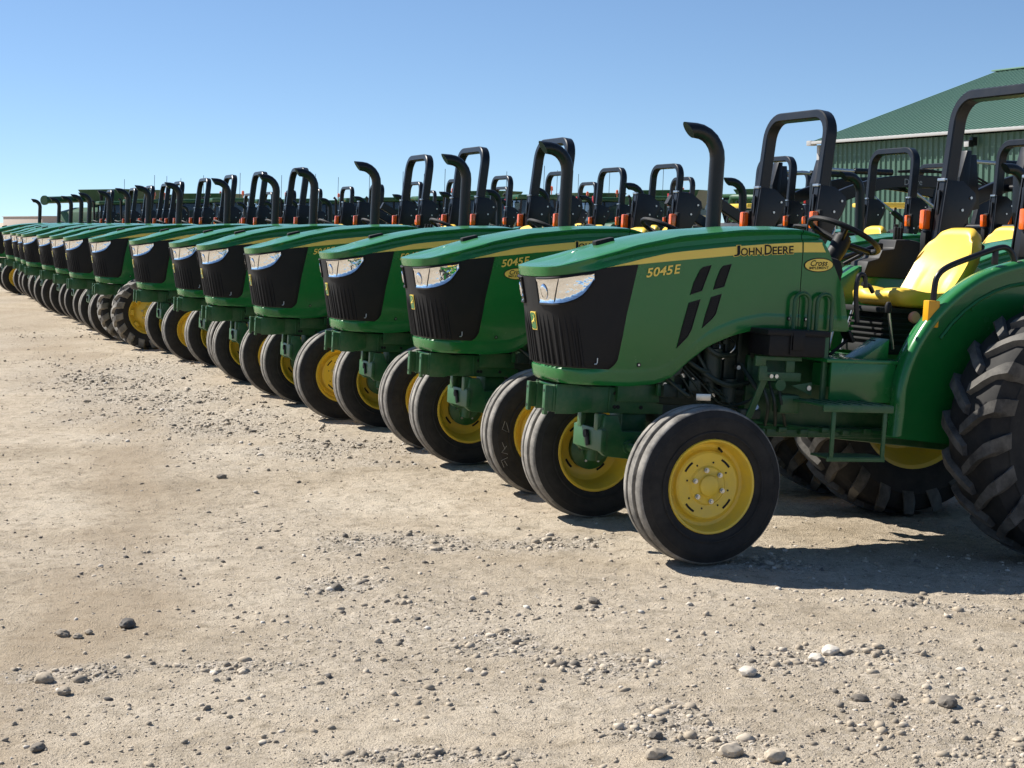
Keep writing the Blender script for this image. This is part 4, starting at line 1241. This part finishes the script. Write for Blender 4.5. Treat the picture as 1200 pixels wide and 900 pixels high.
# along/across the yard (u runs with the rows)
def uv_(x, y): return -.374*x + .927*y, .927*x + .374*y
PATCH = [(1.07, 6.14, .34, .26), (.72, 5.2, .34, .16), (.57, 5.55, .20, .22), (.52, 5.3, .25, .15), (-.07, 6.44, .26, .26), (.38, 6.08, .32, .20), (1.83, 7.24, .42, .15), (1.42, 6.26, .3, .14), (-4.15, 17.9, 1.2, 2.2), (-3.16, 15.3, 1.1, 1.8), (-2.35, 13.4, .9, 1.3), (-1.35, 11.9, .8, .8), (-1.06, 6.08, .4, .13), (-1.66, 5.97, .3, .12), (-.81, 7.49, .3, .2), (-.57, 8.5, .55, .3), (.17, 8.48, .5, .28), (1.25, 8.0, .3, .3), (-.3, 5.0, .4, .1)]
def gravel_mask(x, y):
    u, v = uv_(x, y)
    g = fbm(x*1., y*1.4, .55, 5, 3)
    g2 = fbm(u*.25, v, .9, 4, 40)
    m_ = np.clip((g*.6 + g2*.55 - .54) * 3.4, 0, 1) * .6
    for (a, b, c, d) in PATCH:
        m_ = np.maximum(m_, np.clip(1.5 - 1.25*np.sqrt(((x-a)/c)**2 + ((y-b)/d)**2) + (fbm(x, y, 3.2, 3, 9) - .5)*1.6, 0, 1))
    return m_
def height(x, y):
    u, v = uv_(x, y)
    z = drop_np(x, y)
    z = z + (fbm(x, y, .35, 3, 21) - .5)*.05 + (fbm(x, y, 2.2, 3, 22) - .5)*.022 + (fbm(x, y, 8., 2, 23) - .5)*.014 + (np.abs(fbm(x, y, 17., 2, 26) - .5))*.024
    z = z + (fbm(u*.2, v*2.2, 1.6, 3, 31) - .5)*.025          # wheel ruts
    near = np.exp(-((v - (.927*.69 + .374*8.65))/6.)**2)
    return z
def axis(lo, hi, step, far, grow=1.16):
    a = list(np.arange(lo, hi, step))
    s, p = step, hi
    right = []
    while p < far: right.append(p); s *= grow; p += s
    right.append(far)
    s, p = step, lo; left = []
    while p > -far: s *= grow; p -= s; left.append(p)
    return np.array(left[::-1] + a + right)
xs = axis(-5.0, 4.6, .02, 2500); ys = axis(4.2, 11.0, .02, 3000)
X, Y = np.meshgrid(xs, ys)
Z = height(X, Y)
damp = np.clip(1 - (np.hypot(X, Y - 10) - 60) / 100, 0, 1); Z = Z*damp + (1 - damp)*(-.15)
G = gravel_mask(X, Y)
nx, ny = len(xs), len(ys)
me = bpy.data.meshes.new('ground')
co_ = np.stack([X, Y, Z], -1).reshape(-1, 3).astype(np.float32)
idx = np.arange(nx*ny).reshape(ny, nx)
q = np.stack([idx[:-1, :-1], idx[:-1, 1:], idx[1:, 1:], idx[1:, :-1]], -1).reshape(-1, 4)
me.vertices.add(len(co_)); me.vertices.foreach_set('co', co_.ravel())
me.loops.add(q.size); me.loops.foreach_set('vertex_index', q.ravel().astype(np.int32))
me.polygons.add(len(q)); me.polygons.foreach_set('loop_start', np.arange(0, q.size, 4, dtype=np.int32))
me.polygons.foreach_set('use_smooth', np.ones(len(q), bool))
def track_mask(x, y):
    d = np.full(np.shape(x), 99.)
    P_ = [(-1.6, 4.0), (-1.75, 6.2), (-1.85, 8.0), (-2.6, 11.3), (-3.6, 15), (-5.4, 20.0), (-8.5, 28), (-14, 42)]
    for (ax, ay), (bx, by) in zip(P_, P_[1:]):
        t = np.clip(((x-ax)*(bx-ax) + (y-ay)*(by-ay)) / ((bx-ax)**2 + (by-ay)**2), 0, 1)
        d = np.minimum(d, np.hypot(x - ax - t*(bx-ax), y - ay - t*(by-ay)))
    w_ = .22 + .02*np.maximum(0, y - 5)
    return np.clip(1.4 - d / w_ + (fbm(x, y, 1.3, 4, 77) - .5)*2.6, 0, 1)
at_ = me.attributes.new('worn_track', 'FLOAT', 'POINT'); at_.data.foreach_set('value', track_mask(X, Y).ravel().astype(np.float32))
at_ = me.attributes.new('gravel', 'FLOAT', 'POINT'); at_.data.foreach_set('value', G.ravel().astype(np.float32))
me.update(calc_edges=True); me.validate()
m, nt, b = mat('packed_dirt_and_gravel')
n1 = noise(nt, .7, 8, .65); n2 = noise(nt, 9, 8, .7); n3 = noise(nt, 55, 5, .7); n4 = noise(nt, 170, 3, .6)
c1 = ramp(nt, n1.outputs[0], [(.32, (.41, .334, .238)), (.5, (.55, .460, .344)), (.68, (.64, .553, .432))])
c2 = ramp(nt, n2.outputs[0], [(.36, (.62, .60, .56)), (.5, (1, 1, 1)), (.68, (1.08, 1.07, 1.05))])
mm = N(nt, 'ShaderNodeMix', data_type='RGBA', blend_type='MULTIPLY'); mm.inputs[0].default_value = .75
nt.links.new(c1.outputs[0], mm.inputs[6]); nt.links.new(c2.outputs[0], mm.inputs[7])
c3 = ramp(nt, n3.outputs[0], [(.30, (.42, .40, .37)), (.44, (.95, .95, .95)), (.60, (1, 1, 1)), (.76, (1.22, 1.21, 1.20))])
m2 = N(nt, 'ShaderNodeMix', data_type='RGBA', blend_type='MULTIPLY'); m2.inputs[0].default_value = .8
nt.links.new(mm.outputs[2], m2.inputs[6]); nt.links.new(c3.outputs[0], m2.inputs[7])
c4 = ramp(nt, n4.outputs[0], [(.30, (.5, .48, .45)), (.45, (1, 1, 1)), (.62, (1, 1, 1)), (.75, (1.25, 1.24, 1.22))])
m3 = N(nt, 'ShaderNodeMix', data_type='RGBA', blend_type='MULTIPLY'); m3.inputs[0].default_value = .85
nt.links.new(m2.outputs[2], m3.inputs[6]); nt.links.new(c4.outputs[0], m3.inputs[7]); m2 = m3
vo = N(nt, 'ShaderNodeTexVoronoi'); vo.inputs['Scale'].default_value = 42; tc = N(nt, 'ShaderNodeTexCoord'); nt.links.new(tc.outputs['Object'], vo.inputs['Vector'])
cv = ramp(nt, vo.outputs['Color'], [(.15, (.30, .26, .20)), (.5, (.45, .39, .31)), (.85, (.62, .55, .46))])
ga = N(nt, 'ShaderNodeAttribute'); ga.attribute_name = 'gravel'
gm = N(nt, 'ShaderNodeMath', operation='MULTIPLY'); gm.inputs[1].default_value = .8; nt.links.new(ga.outputs['Fac'], gm.inputs[0])
tk = N(nt, 'ShaderNodeAttribute'); tk.attribute_name = 'worn_track'
tkm = N(nt, 'ShaderNodeMath', operation='MULTIPLY'); tkm.inputs[1].default_value = .65; nt.links.new(tk.outputs['Fac'], tkm.inputs[0])
tr_ = mix(nt, tkm.outputs[0], m2.outputs[2], (.35, .272, .185))
base = mix(nt, gm.outputs[0], tr_, cv.outputs[0])
nt.links.new(base, b.inputs['Base Color']); b.inputs['Roughness'].default_value = .95; b.inputs['Specular IOR Level'].default_value = .2
ad = N(nt, 'ShaderNodeMath', operation='ADD'); nt.links.new(n3.outputs[0], ad.inputs[0]); nt.links.new(n4.outputs[0], ad.inputs[1])
bp = N(nt, 'ShaderNodeBump'); bp.inputs['Strength'].default_value = .9; bp.inputs['Distance'].default_value = .017
nt.links.new(ad.outputs[0], bp.inputs['Height'])
bp2 = N(nt, 'ShaderNodeBump'); bp2.inputs['Distance'].default_value = .012; bp2.invert = True
nt.links.new(gm.outputs[0], bp2.inputs['Strength']); nt.links.new(vo.outputs['Distance'], bp2.inputs['Height']); nt.links.new(bp.outputs[0], bp2.inputs['Normal'])
nt.links.new(bp2.outputs[0], b.inputs['Normal'])
me.materials.append(m)
go = bpy.data.objects.new('ground', me); col.objects.link(go); tag(go, kind='structure')

# loose stones
ICO = bmesh.new(); bmesh.ops.create_icosphere(ICO, subdivisions=1, radius=1)
iv = np.array([v.co[:] for v in ICO.verts]); itri = np.array([[v.index for v in f.verts] for f in ICO.faces]); ICO.free()
m, nt, b = mat('loose_stone')
ta = N(nt, 'ShaderNodeAttribute'); ta.attribute_name = 'tint'
cr = ramp(nt, ta.outputs['Fac'], [(0, (.10, .09, .08)), (.22, (.26, .22, .17)), (.6, (.42, .35, .26)), (.9, (.52, .45, .36)), (1, (.60, .55, .48))])
nn = noise(nt, 70, 4, .7); cn = ramp(nt, nn.outputs[0], [(.3, (.75, .74, .72)), (.7, (1.1, 1.1, 1.1))])
mm = N(nt, 'ShaderNodeMix', data_type='RGBA', blend_type='MULTIPLY'); mm.inputs[0].default_value = 1
nt.links.new(cr.outputs[0], mm.inputs[6]); nt.links.new(cn.outputs[0], mm.inputs[7]); nt.links.new(mm.outputs[2], b.inputs['Base Color'])
b.inputs['Roughness'].default_value = .9
STONE = m
def stones_mesh(name, x, y, size, tint, flat=.62, sink=.25):
    n = len(x)
    ang = RNG.uniform(0, 2*PI, (n, 3)); sx = RNG.uniform(.7, 1.3, (n, 1)); sy = RNG.uniform(.6, 1.1, (n, 1)); sz = RNG.uniform(.45, .9, (n, 1))
    V = iv[None] * (1 + RNG.uniform(-.38, .25, (n, len(iv), 1)))
    ca, sa = np.cos(ang), np.sin(ang)
    tl = (ang[:, 1:2] - PI) * .12
    px, py, pz = V[..., 0]*sx, V[..., 1]*sy, V[..., 2]*sz
    ct, st_ = np.cos(tl), np.sin(tl)
    py, pz = py*ct - pz*st_, py*st_ + pz*ct
    qx = px*ca[:, :1] - py*sa[:, :1]; qy = px*sa[:, :1] + py*ca[:, :1]
    s = size[:, None]
    zz = height(x, y)[:, None] + s*sz*(.28 - sink)
    W = np.stack([x[:, None] + qx*s, y[:, None] + qy*s, zz + pz*s], -1).reshape(-1, 3).astype(np.float32)
    F = (itri[None] + (np.arange(n)*len(iv))[:, None, None]).reshape(-1, 3).astype(np.int32)
    me = bpy.data.meshes.new(name)
    me.vertices.add(len(W)); me.vertices.foreach_set('co', W.ravel())
    me.loops.add(F.size); me.loops.foreach_set('vertex_index', F.ravel())
    me.polygons.add(len(F)); me.polygons.foreach_set('loop_start', np.arange(0, F.size, 3, dtype=np.int32))
    a = me.attributes.new('tint', 'FLOAT', 'POINT'); a.data.foreach_set('value', np.repeat(tint, len(iv)).astype(np.float32))
    me.update(calc_edges=True); me.materials.append(STONE)
    o = bpy.data.objects.new(name, me); col.objects.link(o); return o
NS = 240000
yy = 4.3 + (RNG.uniform(0, 1, NS) ** 1.5) * 22; xx = RNG.uniform(-1, 1, NS) * (.36*yy + .4)
gm_ = gravel_mask(xx, yy)
keep = RNG.uniform(0, 1, NS) < (.22 + .70*gm_ ** 1.5)
xx, yy, gm_ = xx[keep], yy[keep], gm_[keep]
size = np.clip(.0027 * RNG.pareto(2.2, len(xx)) + .0028, .0028, .021) * (.60 + .62*gm_) * (1 + .02*yy)
tint = np.clip(RNG.normal(.52, .24, len(xx)), 0, 1)
gv = stones_mesh('gravel', xx, yy, size, tint); tag(gv, kind='stuff')

def gpt(px, py):
    v = -(py - 450)/1941; p = math.atan(190/1941); c, s = math.cos(p), math.sin(p)
    d = Vector(((px-600)/1941, c + v*s, -s + v*c)); k = -1.66/d.z; return d.x*k, d.y*k
ROCKS = [(150, 733, .036, .02, 'dark grey lump of rock lying alone on the pale dirt'),
         (394, 688, .030, .10, 'dark rock half buried beside a small drift of gravel, mid-yard'),
         (74, 745, .026, .25, 'brown stone, biggest of three lying together'),
         (91, 747, .020, .25, 'middle stone of three lying together on the dirt'),
         (104, 743, .018, .3, 'smallest stone of three lying together on the dirt'),
         (51, 797, .034, .45, 'flat tan stone below the group of three'),
         (75, 813, .026, .3, 'flat brown stone below the flat tan stone'),
         (45, 877, .022, .12, 'dark stone nearest the lower corner of the yard'),
         (1110, 826, .034, .08, 'round dark stone, biggest of three before the shadow'),
         (1008, 822, .026, .08, 'flat dark stone, one end of a line of three dark stones'),
         (1051, 819, .024, .12, 'dark stone in the middle of a line of three dark stones'),
         (876, 793, .032, .95, 'whitish stone at the edge of the gravel patch'),
         (857, 885, .036, .75, 'pale stone in the gravel heap at the bottom edge'),
         (908, 892, .034, .7, 'wide pale stone at the end of the bottom gravel heap'),
         (769, 867, .022, .05, 'black round stone before the gravel heap at the bottom edge'),
         (768, 893, .030, .4, 'long brown stone at the very bottom edge'),
         (973, 767, .036, .98, 'white stone, topmost in the gravel patch below the shadow'),
         (956, 777, .032, .95, 'white stone under the topmost white one'),
         (696, 708, .024, .1, 'dark flat stone between the smooth tyre and the dirt track'),
         (260, 562, .030, .2, 'brown stone lying before the fourth tractor')]
for (px, py, s_, ti, lab) in ROCKS:
    x, y = gpt(px, py)
    bm = BM(); bmesh.ops.create_icosphere(bm, subdivisions=3, radius=1)
    sd = random.uniform(0, 99)
    for v in bm.verts:
        d = 1 + .28*mnoise.noise(v.co*1.3 + Vector((sd, 0, 0))) + .12*mnoise.noise(v.co*3.1 + Vector((sd, 5, 0))) + .05*mnoise.noise(v.co*8 + Vector((sd, 5, 0)))
        v.co = Vector((v.co.x*d*1.15, v.co.y*d*.9, v.co.z*d*.66)) * s_
    o = fin(bm, 'stone', STONE, None, 25)
    a = o.data.attributes.new('tint', 'FLOAT', 'POINT'); a.data.foreach_set('value', [ti]*len(o.data.vertices))
    o.location = (x, y, float(height(np.array(x), np.array(y))) + s_*.32); o.rotation_euler = (0, 0, random.uniform(0, 6))
    tag(o, lab, 'stone', 'larger stones on the dirt yard')

# ------------------------------------------------------------------ light
EL, AZ = 45., 28.
sd = Vector((-math.cos(R(AZ))*math.cos(R(EL)), math.sin(R(AZ))*math.cos(R(EL)), math.sin(R(EL))))
w = bpy.data.worlds.new('World'); sc.world = w; w.use_nodes = True
nt = w.node_tree; bg = nt.nodes['Background']
sky = nt.nodes.new('ShaderNodeTexSky'); sky.sky_type = 'NISHITA'; sky.sun_disc = False
sky.sun_elevation = R(EL); sky.sun_rotation = math.atan2(sd.x, sd.y)
sky.air_density = 1.0; sky.dust_density = .1; sky.ozone_density = 3.0; sky.altitude = 0
tc = N(nt, 'ShaderNodeTexCoord'); mp_ = N(nt, 'ShaderNodeMapping'); mp_.inputs['Scale'].default_value = (1, 1, 1.75); mp_.inputs['Location'].default_value = (0, 0, .07)
nt.links.new(tc.outputs['Generated'], mp_.inputs['Vector']); nv = N(nt, 'ShaderNodeVectorMath', operation='NORMALIZE'); nt.links.new(mp_.outputs[0], nv.inputs[0]); nt.links.new(nv.outputs[0], sky.inputs[0])
tint_ = N(nt, 'ShaderNodeMix', data_type='RGBA', blend_type='MULTIPLY'); tint_.inputs[0].default_value = 1; tint_.inputs[7].default_value = (.94, 1.0, 1.04, 1)
nt.links.new(sky.outputs[0], tint_.inputs[6]); nt.links.new(tint_.outputs[2], bg.inputs[0]); bg.inputs[1].default_value = .078
L = bpy.data.lights.new('sun', 'SUN'); L.energy = 5.0; L.angle = R(.53); L.color = (1, .955, .88)
so = bpy.data.objects.new('sun', L); col.objects.link(so); so.rotation_euler = (-sd).to_track_quat('-Z', 'Y').to_euler()
sc.view_settings.view_transform = 'Standard'; sc.view_settings.look = 'None'; sc.view_settings.exposure = .80; sc.view_settings.gamma = 1
sc.cycles.max_bounces = 6; sc.cycles.diffuse_bounces = 3; sc.cycles.glossy_bounces = 3
sc.cycles.use_denoising = True
